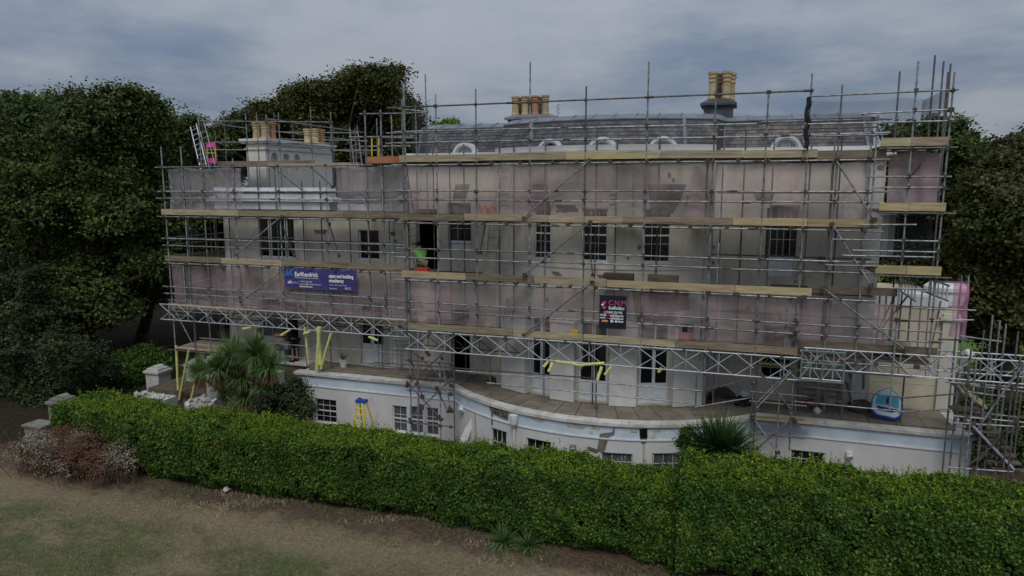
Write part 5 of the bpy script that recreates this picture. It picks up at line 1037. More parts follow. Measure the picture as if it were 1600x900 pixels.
# wind-shaped trees behind the house
Yb = 44
L2 = lobes_px([(330, 215, 16), (352, 200, 16), (375, 192, 18), (400, 176, 16), (395, 192, 22), (368, 210, 20), (345, 222, 16), (420, 178, 24), (448, 166, 26), (480, 156, 28), (515, 146, 30), (550, 134, 30), (585, 122, 24), (612, 114, 18), (630, 106, 8), (565, 112, 14), (600, 150, 36), (622, 165, 28), (640, 182, 18), (560, 175, 45), (500, 190, 45), (440, 205, 45), (380, 240, 45), (335, 250, 35), (600, 205, 40), (650, 200, 20), (540, 230, 50), (640, 240, 30), (460, 260, 50), (330, 300, 40)], Yb, jit=2.5)
tree('tree', 'broad wind-swept tree with a sloping top behind the cream chimney', 'tree', (A(520, 300, Y=Yb).x, Yb, 0), L2, 125000, .115, M_leafb, .6, seed=31, spread=.42)
tree('tree', 'dense dark tree under the sloping canopy beyond the left scaffold', 'tree', (A(350, 300, Y=38).x, 38, 0), lobes_px([(320, 230, 30), (300, 280, 40), (340, 330, 60), (310, 400, 50), (300, 450, 25), (285, 360, 35)], 38, jit=1.5), 20000, .17, M_leaf, .4, seed=33, spread=.34)
Yg = 70
tree('tree', 'small bright green tree showing above the slate roof near the tall left frame', 'tree', (A(695, 300, Y=Yg).x, Yg, 0), lobes_px([(680, 204, 12), (694, 200, 13), (710, 202, 12), (672, 212, 14), (700, 215, 16), (724, 208, 9), (692, 190, 6), (706, 189, 5), (678, 192, 5), (716, 192, 4)], Yg, jit=.8), 9000, .17, M_leafg, .3, seed=35, spread=.3)
# right side
Y3 = 33
L3_ = lobes_px([(1400, 205, 18), (1430, 200, 20), (1465, 205, 26), (1500, 200, 22), (1520, 215, 18), (1535, 230, 12), (1490, 240, 30), (1440, 235, 26), (1520, 260, 30), (1480, 300, 45), (1530, 330, 45), (1500, 400, 50), (1440, 330, 45), (1430, 420, 45), (1540, 430, 45), (1410, 270, 30), (1400, 330, 34), (1395, 390, 34), (1450, 390, 34), (1410, 450, 34), (1460, 470, 40), (1500, 500, 36), (1440, 520, 30), (1530, 500, 34)], Y3, jit=1.5)
tree('tree', 'dark leafy tree right behind the right scaffold tower', 'tree', (A(1480, 500, Y=Y3).x, Y3, 0), L3_, 82000, .092, M_leaf, .4, seed=41, spread=.26)
Y4 = 25
L4_ = lobes_px([(1590, 250, 40), (1560, 270, 35), (1625, 240, 45), (1535, 290, 24), (1570, 330, 55), (1620, 340, 70), (1530, 350, 30), (1560, 400, 55), (1620, 440, 70), (1545, 450, 36), (1520, 480, 26), (1585, 490, 45)], Y4+3, jit=1.6)
tree('tree', 'brownish green tree with a rounded crown cut off by the right edge', 'tree', (A(1600, 500, Y=Y4+3).x, Y4+3, 0), L4_, 72000, .082, M_leafb, .4, seed=43, spread=.24)
def bush(name, label, lobes, n, size, m, seed, base=None, spread=.13, cat='shrub', fill=.25, per=12):
    c = sum((Vector(l[:3]) for l in lobes), Vector())/len(lobes); return tree(name, label, cat, (c.x, c.y, 0), lobes, n, size, m, .05, seed=seed, spread=spread, fill=fill, per=per)
bush('bush', 'clipped green bush behind the square pale pier at the left', lobes_px([(205, 590, 42), (230, 575, 36), (180, 605, 30), (245, 600, 26), (190, 570, 25), (255, 570, 20), (215, 620, 25)], 25.8, jit=.6), 17000, .05, M_hedge, 51)
bush('bush', 'large grey green shrub with pale flecks in the lower left shade', lobes_px([(30, 480, 50), (70, 520, 50), (20, 560, 55), (100, 555, 42), (60, 600, 50), (130, 590, 34), (0, 620, 50), (150, 610, 28), (-10, 440, 45), (50, 440, 26), (20, 650, 45), (60, 630, 35), (-20, 670, 45), (95, 615, 25)], 22.5, jit=1.0), 42000, .06, M_leafd, 52, spread=.16)
bush('bush', 'low grey green shrub between the big shrub and the clipped green bush', lobes_px([(140, 600, 30), (165, 580, 26), (120, 615, 25), (175, 612, 22)], 23.5, jit=.4), 9000, .05, M_leafd, 53)
bush('bush', 'leafy laurel bush right of the palm against the terrace end', lobes_px([(430, 625, 28), (455, 620, 26), (470, 640, 22), (440, 645, 25), (410, 640, 20), (462, 600, 14)], 20.8, jit=.4), 13000, .042, M_leafd, 54, spread=.1)
bush('bush', 'dark leafy hedge behind the far right scaffold legs', lobes_px([(1500, 660, 40), (1560, 690, 45), (1600, 690, 45), (1540, 640, 30), (1590, 640, 36)], 27.5, jit=.7), 14000, .06, M_leaf, 55, spread=.16)
bush('bush', 'bright green bush seen between the tubes of the far right bridge', lobes_px([(1570, 570, 30), (1600, 590, 34), (1545, 590, 22), (1590, 620, 25)], 30, jit=.7), 12000, .06, M_hedge2, 56, spread=.16)
bush('bush', 'mixed shrub at the foot of the dark spiky plant, on the hedge step', lobes_px([(1068, 690, 11), (1082, 700, 12), (1072, 675, 9)], 19.7, jit=.15), 2600, .035, M_hedge, 57, spread=.06)
# dead brown shrub
db = thing('dead_shrub', 'dead reddish brown shrub with grey twigs at the left end of the hedge', 'shrub', A(110, 745, Z=0))
lb = [(p[0], p[1], max(.25, p[2]), p[3]) for p in lobes_px([(50, 708, 32), (80, 696, 32), (110, 700, 34), (140, 706, 32), (168, 712, 28), (38, 725, 24), (190, 722, 22), (100, 728, 28), (150, 733, 26), (70, 735, 24)], 15.9, jit=.25)]
P, N, s = crown_leaves(lb, 24000, .028, .09, 8, .2, 61); leaf_mesh('leaves', P, N, s*1.1, M_dead, db, .4, 'stuff')
g = MB()
for l in lb:
    for j in range(16):
        e = Vector(l[:3])+Vector(rng.normal(0, .5, 3))*l[3]*1.1; e.z = abs(e.z)+.1; b = Vector((e.x*.6+l[0]*.4, e.y*.6+l[1]*.4, 0)); m_ = b.lerp(e, .5)+Vector(rng.normal(0, .05, 3)); g.path([b, m_, e], [.012, .008, .003], n=4)
g.build('twigs', mat('grey_brown_twig', (.13, .075, .055), (.17, .12, .09), rough=1, scale=2), db, kind='stuff')
# sword-leaved plants
def sword(n, c, L, wdt, up, m, parent, name='leaf_blade', droop=.5, kind='stuff', seed=0, lo=-.2):
    V = []; F = []
    for i in range(n):
        a = random.uniform(0, 2*math.pi); el = math.asin(random.uniform(lo, 1)) if up else -random.uniform(.5, 1.4); l = L*random.uniform(.75, 1.1); d = Vector((math.cos(a)*math.cos(el), math.sin(a)*math.cos(el), math.sin(el))); s = Vector((-math.sin(a), math.cos(a), 0)); p = Vector(c)+d*.05; b = len(V); K = 4; ws = (1, 1, .75, .45, .03)
        for k in range(K+1):
            V += [tuple(p-s*wdt*ws[k]), tuple(p+s*wdt*ws[k])]; p = p+d*(l/K); d = (d+Vector((0, 0, -droop/K*math.cos(el)*(.5+random.random())))).normalized()
        for k in range(K): F.append((b+2*k, b+2*k+1, b+2*k+3, b+2*k+2))
    me = bpy.data.meshes.new(name); me.from_pydata(V, [], F); me.materials.append(m); return link(name, me, parent, kind)
cpY = 21.0
cb = A(395, 655, Y=cpY); cp = thing('cordyline_palm', 'branching palm with green sword leaf heads and brown dead skirts left of the terrace', 'palm', (cb.x, cpY, 0))
heads = [(365, 560, 40), (400, 556, 38), (340, 578, 34), (312, 582, 26), (420, 575, 30), (378, 590, 30), (385, 622, 24), (412, 606, 20), (352, 605, 24)]
g = MB(); root = Vector((cb.x, cpY, 0)); fork = root+Vector((0, 0, .9))
for i, (px, py, r) in enumerate(heads):
    Yh = cpY+random.uniform(-.35, .35); c = A(px, py, Y=Yh); mid = fork.lerp(c, .5)+Vector((random.uniform(-.15, .15), 0, -.15)); g.path([root+Vector(((i-4)*.05, 0, 0)), fork+Vector(((i-4)*.09, 0, random.uniform(-.1, .3))), mid, c-Vector((0, 0, .1))], [.09, .075, .06, .05], n=7)
    sz = r/40*1.15; sword(int(330*sz+60), c, .85*sz+.15, .019, True, M_cord, cp, 'leaf_head', .8, lo=-.15)
    if r > 20: sword(int(320*sz), c-Vector((0, 0, .05)), .66*sz+.08, .017, False, M_cordb, cp, 'dead_leaf_skirt', .5)
g.build('trunk', M_barkl, cp, smooth=True)
yc = A(1122, 702, Y=19.9); yu = thing('yucca', 'dark green spiky sword leaved plant between the right hedge and the terrace', 'plant', (yc.x, 19.9, 0)); g = MB(); g.tube((yc.x, 19.9, 0), (yc.x, 19.9, yc.z-.1), .16, .12, n=9); g.build('trunk', M_bark, yu)
for dx, dz in ((0, .05), (-.28, -.05), (.3, -.02), (.1, .15)): sword(260, (yc.x+dx, 19.9, yc.z+dz-.12), 1.18, .028, True, M_yucca, yu, 'leaf_head', .35, lo=-.12)
gc = A(808, 842, Z=0); gc.y -= .42
for dx, lb_ in ((-.28, 'left'), (.42, 'right')): t_ = thing('grass_clump', f'{lb_} of two green tufts of long grass at the foot of the hedge', 'grass tuft', (gc.x+dx, gc.y+.1, 0)); sword(120, (gc.x+dx, gc.y+.1, 0), .62, .015, True, M_cord, t_, 'leaf_blade', .9, lo=.15)
rc = A(297, 628, Z=.3); t_ = thing('rush_plant', 'small orange brown dry rush behind the hedge left of the palm', 'plant', rc); sword(90, rc, .7, .01, True, M_cordb, t_, 'leaf_blade', .3, lo=.75)
# ================================================================ GARDEN MASONRY
def pier(px, pyt, pyb, w, Y, label, cap=True, cat='gate pier', stone=None):
    M_stone = stone or globals()['M_stone']
    p = A(px, pyt, Y=Y); q = max(0., A(px, pyb, Y=Y).z); t = thing('gate_pier', label, cat, (p.x, Y, 0)); g = MB(); g.box(p.x-w/2, p.x+w/2, Y-w/2, Y+w/2, 0, p.z-.32 if cap else p.z); g.build('shaft', M_stone, t)
    if cap:
        g = MB(); g.box(p.x-w/2-.07, p.x+w/2+.07, Y-w/2-.07, Y+w/2+.07, p.z-.318, p.z-.22); g.build('cap_moulding', M_stone, t); z = p.z-.218; g = MB(); a = w/2-.04; g.box(p.x-a, p.x+a, Y-a, Y+a, z, z+.1); b = a-.12; g.prism([(p.x+b*math.cos(k*math.pi/8), Y-b, z+.102+.12*math.sin(k*math.pi/8)) for k in range(9)], (0, 2*b, 0)); g.build('cap_top', M_stone, t)
    return t
pier(246, 570, 612, .72, 24.2, 'square pale pier with a stepped cap in front of the clipped green bush')
pier(97, 616, 660, .70, 19.3, 'grey pier toned dark for tree shade at the left tip of the hedge', stone=M_stone_shade)
p = A(62, 664, Y=18.6); g = MB(); g.box(p.x-.42, p.x+.42, 18.3, 18.9, 0, p.z); g.box(p.x-.48, p.x+.48, 18.24, 18.96, p.z+.002, p.z+.07); tag(g.build('low_pier', M_stone_shade), 'low broken pier stub beside the shade-toned grey pier', 'pier')
pier(343, 551, 640, .8, 22.6, 'tall rounded white pier half hidden behind the palm heads'); pier(305, 560, 600, .6, 24.6, 'distant white pier just right of the leaning yellow foam')
pier(330, 640, 660, .7, 21.2, 'low whitewashed block with a curved top under the palm', cap=False)
for lbl, (px, py, n, Y, sp) in {'heap of broken white stones at the foot of the square pale pier': (240, 616, 34, 22.4, .75), 'pile of pale rubble showing above the hedge below the palm': (315, 622, 22, 20.6, .6)}.items():
    c = A(px, py, Y=Y); g = MB()
    for i in range(n): s = random.uniform(.05, .13); q = Vector((c.x+random.gauss(0, sp*.5), Y+random.gauss(0, .15), c.z-.12+random.uniform(-.06, .12))); a = Vector((random.gauss(0, 1), random.gauss(0, 1), random.gauss(0, .4))).normalized(); b = a.orthogonal().normalized(); g.obox(q, a*s, b*s*.7, a.cross(b)*s*.5)
    g.box(c.x-sp, c.x+sp, Y-.25, Y+.6, 0, c.z-.14); tag(g.build('rubble', M_stone, kind='stuff'), lbl, 'rubble')
g = MB(); p = A(290, 640, Y=22.5); g.box(A(262, 600, Y=24).x, A(460, 600, Y=24).x, 22.9, 25, 0, .75); o = g.build('raised_bed', M_soil); o['kind'] = 'structure'
# ================================================================ SMALL OBJECTS
# paddle board lying on the terrace, propped against rail
pb = A(1383, 655, Z=2.25); pt = A(1388, 609, Y=pb.y+1.0)
tpb = thing('paddle_board', 'blue and turquoise inflatable paddle board propped up on the right of the terrace', 'paddle board', pb); d = (pt-pb); Lb = d.length; u = d.normalized(); s = Vector((1, .0, 0)); s = (s-u*s.dot(u)).normalized(); nn = s.cross(u)
if nn.y > 0: nn = -nn
def outline(w, l0, l1, k=22):
    out_ = []
    for i in range(k+1):
        t = i/k; v = w*min(1, (max(0, (t+.06))/.22)**.45)*(1 if t < .45 else max(0, 1-((t-.45)/.55)**2.1)); out_.append((l0+(l1-l0)*t, v))
    return out_
def plate(ol, h0, h1, name, m):
    P_ = [pb+u*(Lb*t)-s*v+nn*h0 for t, v in ol]+[pb+u*(Lb*t)+s*v+nn*h0 for t, v in reversed(ol) if v > 1e-4]; g = MB(); g.prism(P_, nn*(h1-h0)); return g.build(name, m, tpb)
plate(outline(.45, 0, 1), 0, .12, 'hull', mat('royal_blue_rim', (.025, .07, .33), (.03, .09, .4), rough=.4)); plate(outline(.41, .03, .97), .1205, .13, 'deck', mat('pale_blue_deck', (.50, .60, .66), rough=.5))
plate([(.36+.34*t, .34*(1-.12*t)) for t in (0, .25, .5, .75, 1)], .1305, .14, 'turquoise_pad', mat('turquoise_pad', (.07, .33, .42), (.08, .38, .47), rough=.7)); plate([(.17, .16), (.22, .24), (.30, .30)], .1305, .14, 'navy_pad', mat('navy_pad', (.02, .03, .13), rough=.7))
g = MB(); c = pb+u*(Lb*.50)+nn*.145; g.obox(c, s*.035, u*.10, nn*.012); c = pb+u*(Lb*.62)+nn*.145; g.obox(c, s*.02, u*.03, nn*.012); g.build('handle', M_blk, tpb)
# two wooden garden chairs against the wall
def gchair(px, py, label, rot=0.):
    b = A(px, py, Z=2.19); t = thing('garden_chair', label, 'chair', b, 'slatted wooden garden chairs on the terrace'); R = Matrix.Rotation(rot, 3, 'Z')
    def bx(name, x0, x1, y0, y1, z0, z1, tilt=0): g = MB(); c = R @ Vector(((x0+x1)/2, (y0+y1)/2, 0)); ay = Vector((0, (y1-y0)/2, 0)); g.obox(b+Vector((c.x, c.y, (z0+z1)/2)), R @ Vector(((x1-x0)/2, 0, 0)), R @ Vector((0, (y1-y0)/2, 0)), Vector((0, 0, (z1-z0)/2))+R @ Vector((0, tilt, 0))); return g.build(name, M_wood, t)
    for x in (-.27, .27):
        bx('leg', x-.025, x+.025, -.27, -.22, 0, .62); bx('leg', x-.025, x+.025, .22, .27, 0, .45); bx('back_post', x-.025, x+.025, .25, .30, .45, 1.0, .03); bx('armrest', x-.035, x+.035, -.3, .27, .625, .65)
    for k in range(5): bx('seat_slat', -.24, .24, -.25+k*.1, -.17+k*.1, .40, .42)
    bx('top_rail', -.24, .24, .27, .31, .94, 1.0, .0); bx('bottom_rail', -.24, .24, .25, .28, .5, .54); bx('seat_rail', -.24, .24, -.27, -.25, .33, .40)
    for k in range(8): x = -.21+k*.06; bx('back_slat', x-.014, x+.014, .26, .275, .54, .94, .01)
    return t
gchair(1261, 637, 'slatted wooden garden chair nearest the tall pole, with red cushions on it'); gchair(1300, 640, 'slatted wooden garden chair nearer the blue paddle board, seat empty')
c = A(1262, 629, Z=2.62); g = MB(); g.obox(c, (.2, 0, 0), (0, .15, 0), (0, 0, .05)); g.obox(c+Vector((.1, 0, .08)), (.1, 0, .02), (0, .1, 0), (0, 0, .04)); tag(g.build('cushion', mat('dull_red_cloth', (.22, .06, .05), (.1, .03, .04), rough=1)), 'crumpled dull red cushion on the seat of the left garden chair', 'cushion')
def heap(name, label, cat, px, py, Z, m, r, n=9, flat=.6, Y=None):
    c = A(px, py, Z=Z) if Y is None else A(px, py, Y=Y); V = []; me = None; g = MB(); K = 10; rings = [(1, 0), (1.05, .3), (.8, .65), (.4, .9), (.05, 1.0)]; ph = random.uniform(0, 6); b = 0
    for rr, zz in rings:
        for i in range(K): a = 2*math.pi*i/K; w = 1+.22*math.sin(3*a+ph+zz*4)+.1*math.sin(5*a+ph); g.v.append((c.x+r*rr*w*math.cos(a), c.y+r*rr*w*math.sin(a), c.z+zz*r*2*flat*(1+.15*math.sin(2*a+ph))))
    for k in range(len(rings)-1):
        for i in range(K): j = (i+1) % K; g.f.append((k*K+i, k*K+j, (k+1)*K+j, (k+1)*K+i))
    return tag(g.build(name, m), label, cat)
heap('sack', 'crumpled white plastic sack in front of the left garden chair', 'sack', 1276, 644, 2.19, M_bag, .13)
heap('sack', 'black and white plastic bags dumped by the dark recess right of the bow', 'bag', 1161, 632, 2.19, M_blk, .26); heap('sack', 'small white bag on top of the dumped black bag', 'bag', 1163, 618, 2.5, M_bag, .14)
heap('debris_heap', 'heap of brown debris and sticks left of the paddle board', 'debris', 1345, 640, 2.19, M_soil, .45, flat=.35); heap('debris_heap', 'dark rubbish heap in the recess beside the bow corner', 'debris', 1128, 618, 2.19, M_soil, .42, flat=.4)
heap('litter', 'crumpled white plastic litter on the soil in front of the hedge', 'litter', 354, 766, .02, M_bag, .10); heap('sack', 'white plastic sack hung on the tubes right of the garden room', 'sack', 1512, 555, 0, M_bag, .15, Y=22.4)
for i, (a, b, lb_) in enumerate((((1322, 596), (1332, 632), 'dark plank leaning by the wall left of the brown heap'), ((1330, 590), (1318, 560), 'bent dark pipe hanging on the wall above the leaning plank'), ((1350, 560), (1349, 608), 'thin rusty downpipe stain strip on the cream wall'))):
    p, q = A(*a, Y=24.3-.2*i*0), A(*b, Y=24.0); g = MB(); g.tube(p, q, .04, n=6); tag(g.build('plank' if i == 0 else 'pipe', M_poled), lb_, 'plank' if i == 0 else 'pipe')
c = A(1072, 528, Z=LIFT[0]-.21); g = MB(); c = A(1072, 528, Y=22.25); g.lathe((c.x, 22.12, LIFT[0]-.2), [(.17, 0), (.22, .1), (.23, .38), (.2, .4)], n=14); tub = tag(g.build('rubble_chute', mat('terracotta_plastic', (.42, .13, .08), rough=.7)), 'terracotta coloured rubble tub standing on the lowest boards, right of the bow doors', 'tub')
g = MB(); g.lathe((c.x, 22.12, LIFT[0]+.2), [(.2, 0), (.24, .04), (.24, .2), (.2, .22)], n=14); tag(g.build('basket', M_blk), 'black basket resting on the terracotta tub', 'basket')
c = A(898, 522, Y=21.95); g = MB(); g.box(c.x-.14, c.x+.14, 21.85, 22.05, LIFT[0]-.18, LIFT[0]+.02); g.box(c.x-.16, c.x+.16, 21.83, 22.07, LIFT[0]+.022, LIFT[0]+.05); tag(g.build('tool_box', M_yel), 'yellow tool box on the lowest boards below the middle windows', 'tool box')
c = A(537, 573, Z=2.19); t_ = thing('potted_plant', 'small dry plant in a white pot beside the left wing glazed door', 'plant pot', c); g = MB(); g.lathe(c, [(.12, 0), (.17, .26), (.19, .28), (.15, .28)], n=12); g.build('pot', M_white, t_); sword(46, c+Vector((0, 0, .28)), .36, .01, True, M_cordb, t_, 'stems', .1, lo=.5)
# ladders
def ladder(label, a, b, Ya, Yb_, m, w=.38, step=.27, name='ladder'):
    p, q = A(*a, Y=Ya), A(*b, Y=Yb_); t = thing(name, label, 'ladder', p); d = q-p; L_ = d.length; u = d.normalized(); s = Vector((1, .0, 0)); s = (s-u*s.dot(u)).normalized()
    for k in (-1, 1): g = MB(); g.tube(p+s*w/2*k, q+s*w/2*k, .022, n=6); g.build('stile', m, t)
    for i in range(1, int(L_/step)+1): c = p+u*(step*i); 
    n_ = int(L_/step)
    for i in range(n_): g = MB(); c = p+u*(step*(i+.6)); g.tube(c-s*w/2, c+s*w/2, .014, n=6); g.build('rung', m, t)
    return t
ladder('silver ladder leaning between the top lift and the boards below, left of the bow', (778, 340), (790, 266), 22.9, 23.2, M_alu)
ladder('grey ladder standing in the recess beside the dark window with the worker', (765, 425), (774, 348), 22.8, 23.3, M_pole)
ladder('short wooden ladder propped on the lowest lift right of the recess', (793, 500), (800, 466), 22.5, 23.3, M_poled, w=.3)
ladder('double ladder leaning inward at the left end of the left wing scaffold', (318, 262), (302, 196), 23.8, 24.6, M_alu, w=.3); ladder('steep access ladder beside the pink and yellow ladder gate', (332, 262), (315, 196), 24.2, 24.8, M_pole, w=.3)
ladder('ladder rising behind the corner frame above the orange board', (560, 262), (552, 198), 25, 25.4, M_pole, w=.35); ladder('dark ladder in the shadowed doorway behind the kneeling worker', (655, 415), (643, 350), 23.3, 23.9, M_poled, w=.34)
ladder('long ladder lashed at an angle below the right tower, left one', (1403, 449), (1440, 480), 22.4, 22.4, M_alu, w=.01) if False else None
def lad2(label, a, b, h, Y):
    p, q = A(*a, Y=Y), A(*b, Y=Y); t = thing('ladder_beam', label, 'ladder beam', p); dz = Vector((0, 0, -h))
    for o_ in (Vector(), dz): g = MB(); g.tube(p+o_, q+o_, .028, n=6); g.build('chord', M_poled, t)
    n_ = 5
    for i in range(n_): c = p.lerp(q, (i+.5)/n_); g = MB(); g.tube(c, c+dz, .022, n=6); g.build('rung', M_alu, t)
lad2('short sloping ladder beam under the right tower, nearer the main scaffold', (1408, 431), (1433, 448), .42, 21.75); lad2('longer sloping ladder beam under the right tower, touching the white cornice', (1450, 434), (1484, 447), .42, 21.9)
# pink and yellow ladder gate
p, q = A(322, 223, Y=24.6), A(338, 255, Y=24.6); t_ = thing('ladder_gate', 'bright pink and yellow ladder gate on the left end of the wing roof', 'gate', (p.x, 24.6, q.z))
g = MB(); h_ = p.z-q.z; g.box(p.x, q.x, 24.58, 24.62, p.z-h_*.22, p.z); g.build('top_panel', M_pinkp, t_); g = MB(); g.box(p.x, q.x, 24.58, 24.62, q.z, q.z+h_*.24); g.build('bottom_panel', M_pinkp, t_)
for x in (p.x+.02, q.x-.02): g = MB(); g.tube((x, 24.61, q.z+h_*.24), (x, 24.61, p.z-h_*.22), .025); g.build('side_tube', M_yel, t_)
g = MB(); g.tube((p.x, 24.61, (p.z+q.z)/2), (q.x, 24.61, (p.z+q.z)/2), .02); g.build('middle_rail', M_yel, t_)
for px, lb_ in ((581, 'left yellow tube of the gate above the orange board'), (592, 'right yellow tube of the gate above the orange board')): p, q = A(px, 216, Y=24), A(px, 244, Y=24); g = MB(); g.tube(p, q, .03); tag(g.build('gate_tube', M_yel), lb_, 'gate tube')
# orange plastic fencing scrap
p, q = A(747, 318, Y=22.3), A(776, 337, Y=22.3); V = []; F = []
for k in range(5):
    for i in range(9): V.append((p.x+(q.x-p.x)*i/8, 22.35+.06*math.sin(i*1.9+k), q.z+(p.z-q.z)*k/4*(1-.25*math.sin(i*1.3)**2)))
for k in range(4):
    for i in range(8): a_ = k*9+i; F.append((a_, a_+1, a_+10, a_+9))
me = bpy.data.meshes.new('orange_sheet'); me.from_pydata(V, [], F); me.materials.append(mat('orange_plastic_mesh', (.80, .22, .10), (.35, .15, .1), rough=.8, scale=9)); tag(link('plastic_sheet', me), 'crumpled orange plastic mesh on the boards of the top lift', 'plastic mesh')
# yellow step ladder with blue top
p = A(565, 628, Y=21.8); t_ = thing('step_ladder', 'yellow fibreglass step ladder with a blue top standing behind the hedge', 'step ladder', (p.x, 21.8, 0))
for (x, y) in ((-.32, -.35), (.30, -.35), (-.26, .5), (.36, .5)):
    g = MB(); g.tube((p.x+x, 21.8+y, 0), (p.x+x*.45, 21.8+y*.12, p.z), .028, n=6); g.build('stile', M_yel, t_)
for i in range(6): f = (i+1)/7; g = MB(); z = p.z*f; k = 1-.55*f; g.box(p.x-.32*k, p.x+.30*k, 21.8-.35*(1-.88*f)-.05, 21.8-.35*(1-.88*f)+.03, z-.012, z+.012); g.build('tread', M_yel, t_)
g = MB(); g.obox((p.x, 21.8, p.z+.04), (.2, 0, 0), (0, .12, 0), (0, 0, .05)); g.lathe((p.x-.08, 21.78, p.z+.09), [(.08, 0), (.07, .06), (.03, .08)], n=8); g.build('top_cap', M_bluep, t_)
# antenna and mast
p = A(1108, 120, Y=27); q = A(1152, 121, Y=27); t_ = thing('aerial', 'thin horizontal television aerial above the right chimney stack', 'aerial', (p.x, 27, p.z)); g = MB(); g.tube(p, q, .014, n=5); g.build('boom', M_poled, t_); g = MB()
for i in range(9): c = p.lerp(q, i/8); g.tube(c+Vector((0, -.2, 0)), c+Vector((0, .2, 0)), .006, n=4)
g.build('element', M_poled, t_, kind='stuff'); g = MB(); c = p.lerp(q, .2); g.tube(c, (c.x, 27, 12.2), .02, n=6); g.build('mast', M_pole, t_)
p = A(871, 162, Y=26); t_ = thing('aerial', 'small vertical aerial just right of the left chimney stack', 'aerial', (p.x, 26, 11.9)); g = MB(); g.tube((p.x, 26, 11.9), (p.x, 26, p.z), .018, n=6); g.build('mast', M_pole, t_); g = MB()
for k in range(4): g.obox((p.x+.04, 26, p.z-.05-.15*k), (.05, 0, 0), (0, .02, 0), (0, 0, .04))
g.build('panel_element', M_alu, t_, kind='stuff')
p = A(1115, 127, Y=26.4); g = MB(); g.lathe((p.x+.05, 26.4, p.z-.1), [(.1, 0), (.1, .12), (.14, .13), (.14, .15), (.02, .16)], n=10); tag(g.build('chimney_cowl', M_pole), 'small grey metal cowl on the left pot of the right stack', 'cowl')
# planks on the right terrace and bridge
for (px, py, Y, dx, lb_) in ((1215, 640, 22.55, .8, 'spare timber boards stacked on the terrace edge right of the spiky plant'), (1225, 645, 22.4, .9, 'front one of the spare timber boards on the terrace edge')): c = A(px, py, Y=Y); g = MB(); g.obox((c.x, Y, 2.2+.03), (dx, .05, 0), (-.01, .11, 0), (0, 0, .02)); tag(g.build('plank', M_board), lb_, 'plank')
p = A(1520, 620, Y=23); g = MB(); g.obox(p, (.35, .1, -.25), (.0, .2, .05), (.02, 0, .02)); tag(g.build('plank', M_boardy), 'pale timber board slung between the tubes of the far right bridge', 'plank')
p = A(1375, 520, Y=22.9)
for k in range(4): g = MB(); g.obox((p.x+k*.24, 22.9, 4.66+k*.012), (.11, -.1, 0), (.12, .55, .08), (0, 0, .02)); tag(g.build('plank', M_board), ('first', 'second', 'third', 'fourth')[k]+' loose board from the left on the low lift by the garden room', 'plank')
for (px, py, w, h, lb_) in ((990, 530, .25, .2, 'white tub at the foot of the black banner, right side'),): pass
p, q = A(727, 482, Y=22.6), A(735, 478, Y=22.6); g = MB(); g.tube(p, q, .03, n=6); tag(g.build('light_tube', M_white), 'short white tube caught on the guard rail left of the short wooden ladder', 'tube')
# box on the floor near windows
for (l, t, r, b, Y, m, lb_) in ((944, 425, 990, 434, 23.0, M_boardd, 'dark plank pile on the middle lift below the right bow window'), (1013, 421, 1060, 432, 22.2, M_boardd, 'low stack of boards on the middle lift right of the bow windows')):
    p, q = A(l, t, Y=22.2), A(r, b, Y=22.2); g = MB(); g.box(p.x, q.x, 22.05, 22.35, LIFT[1]-.2, LIFT[1]+.12); tag(g.build('timber_stack', m), lb_, 'timber')
# ================================================================ CARS under the far trees
def car(px, py, m, label, yaw, s=1.):
    b = A(px, py, Z=0); t = thing('parked_car', label, 'car', b, 'cars parked on the road beyond the trees'); R = Matrix.Rotation(yaw, 3, 'Z')
    def add(name, prof, w, mm, off=0.):
        g = MB(); P_ = [b+R @ Vector((x*s, -w/2*s+off, z*s)) for x, z in prof]; g.prism(P_, R @ Vector((0, w*s, 0))); return g.build(name, mm, t)
    add('body', [(-2.1, .35), (2.1, .35), (2.15, .7), (1.9, .85), (1.1, .95), (-1.9, .98), (-2.15, .8)], 1.75, m)
    add('cabin', [(-1.75, .96), (.95, .93), (.35, 1.42), (-1.2, 1.45)], 1.55, M_glass); add('roof', [(-1.25, 1.455), (.38, 1.425), (.3, 1.48), (-1.15, 1.5)], 1.4, m)
    for x in (-1.35, 1.35):
        for y in (-.8, .8): g = MB(); c = b+R @ Vector((x*s, y*s, .32*s)); a = R @ Vector((0, .1*s, 0)); g.tube(c-a, c+a, .32*s, n=14); g.build('wheel', M_blk, t)
M_cs = mat('silver_car_paint', (.42, .45, .5), rough=.25, metal=.4); M_cd = mat('navy_car_paint', (.02, .03, .06), rough=.2); M_cr = mat('red_car_paint', (.30, .03, .02), rough=.3); M_cw = mat('white_car_paint', (.6, .6, .62), rough=.3)
car(262, 472, M_cd, 'dark blue parked car just left of the scaffold', .3); car(210, 463, M_cs, 'silver parked car between the two left tree trunks', .3); car(165, 466, M_cr, 'dark red parked car right of the thick trunk', .3); car(85, 464, M_cr, 'red parked car left of the thick trunk', .35); car(122, 462, M_cw, 'white parked car partly behind the thick trunk', .3)
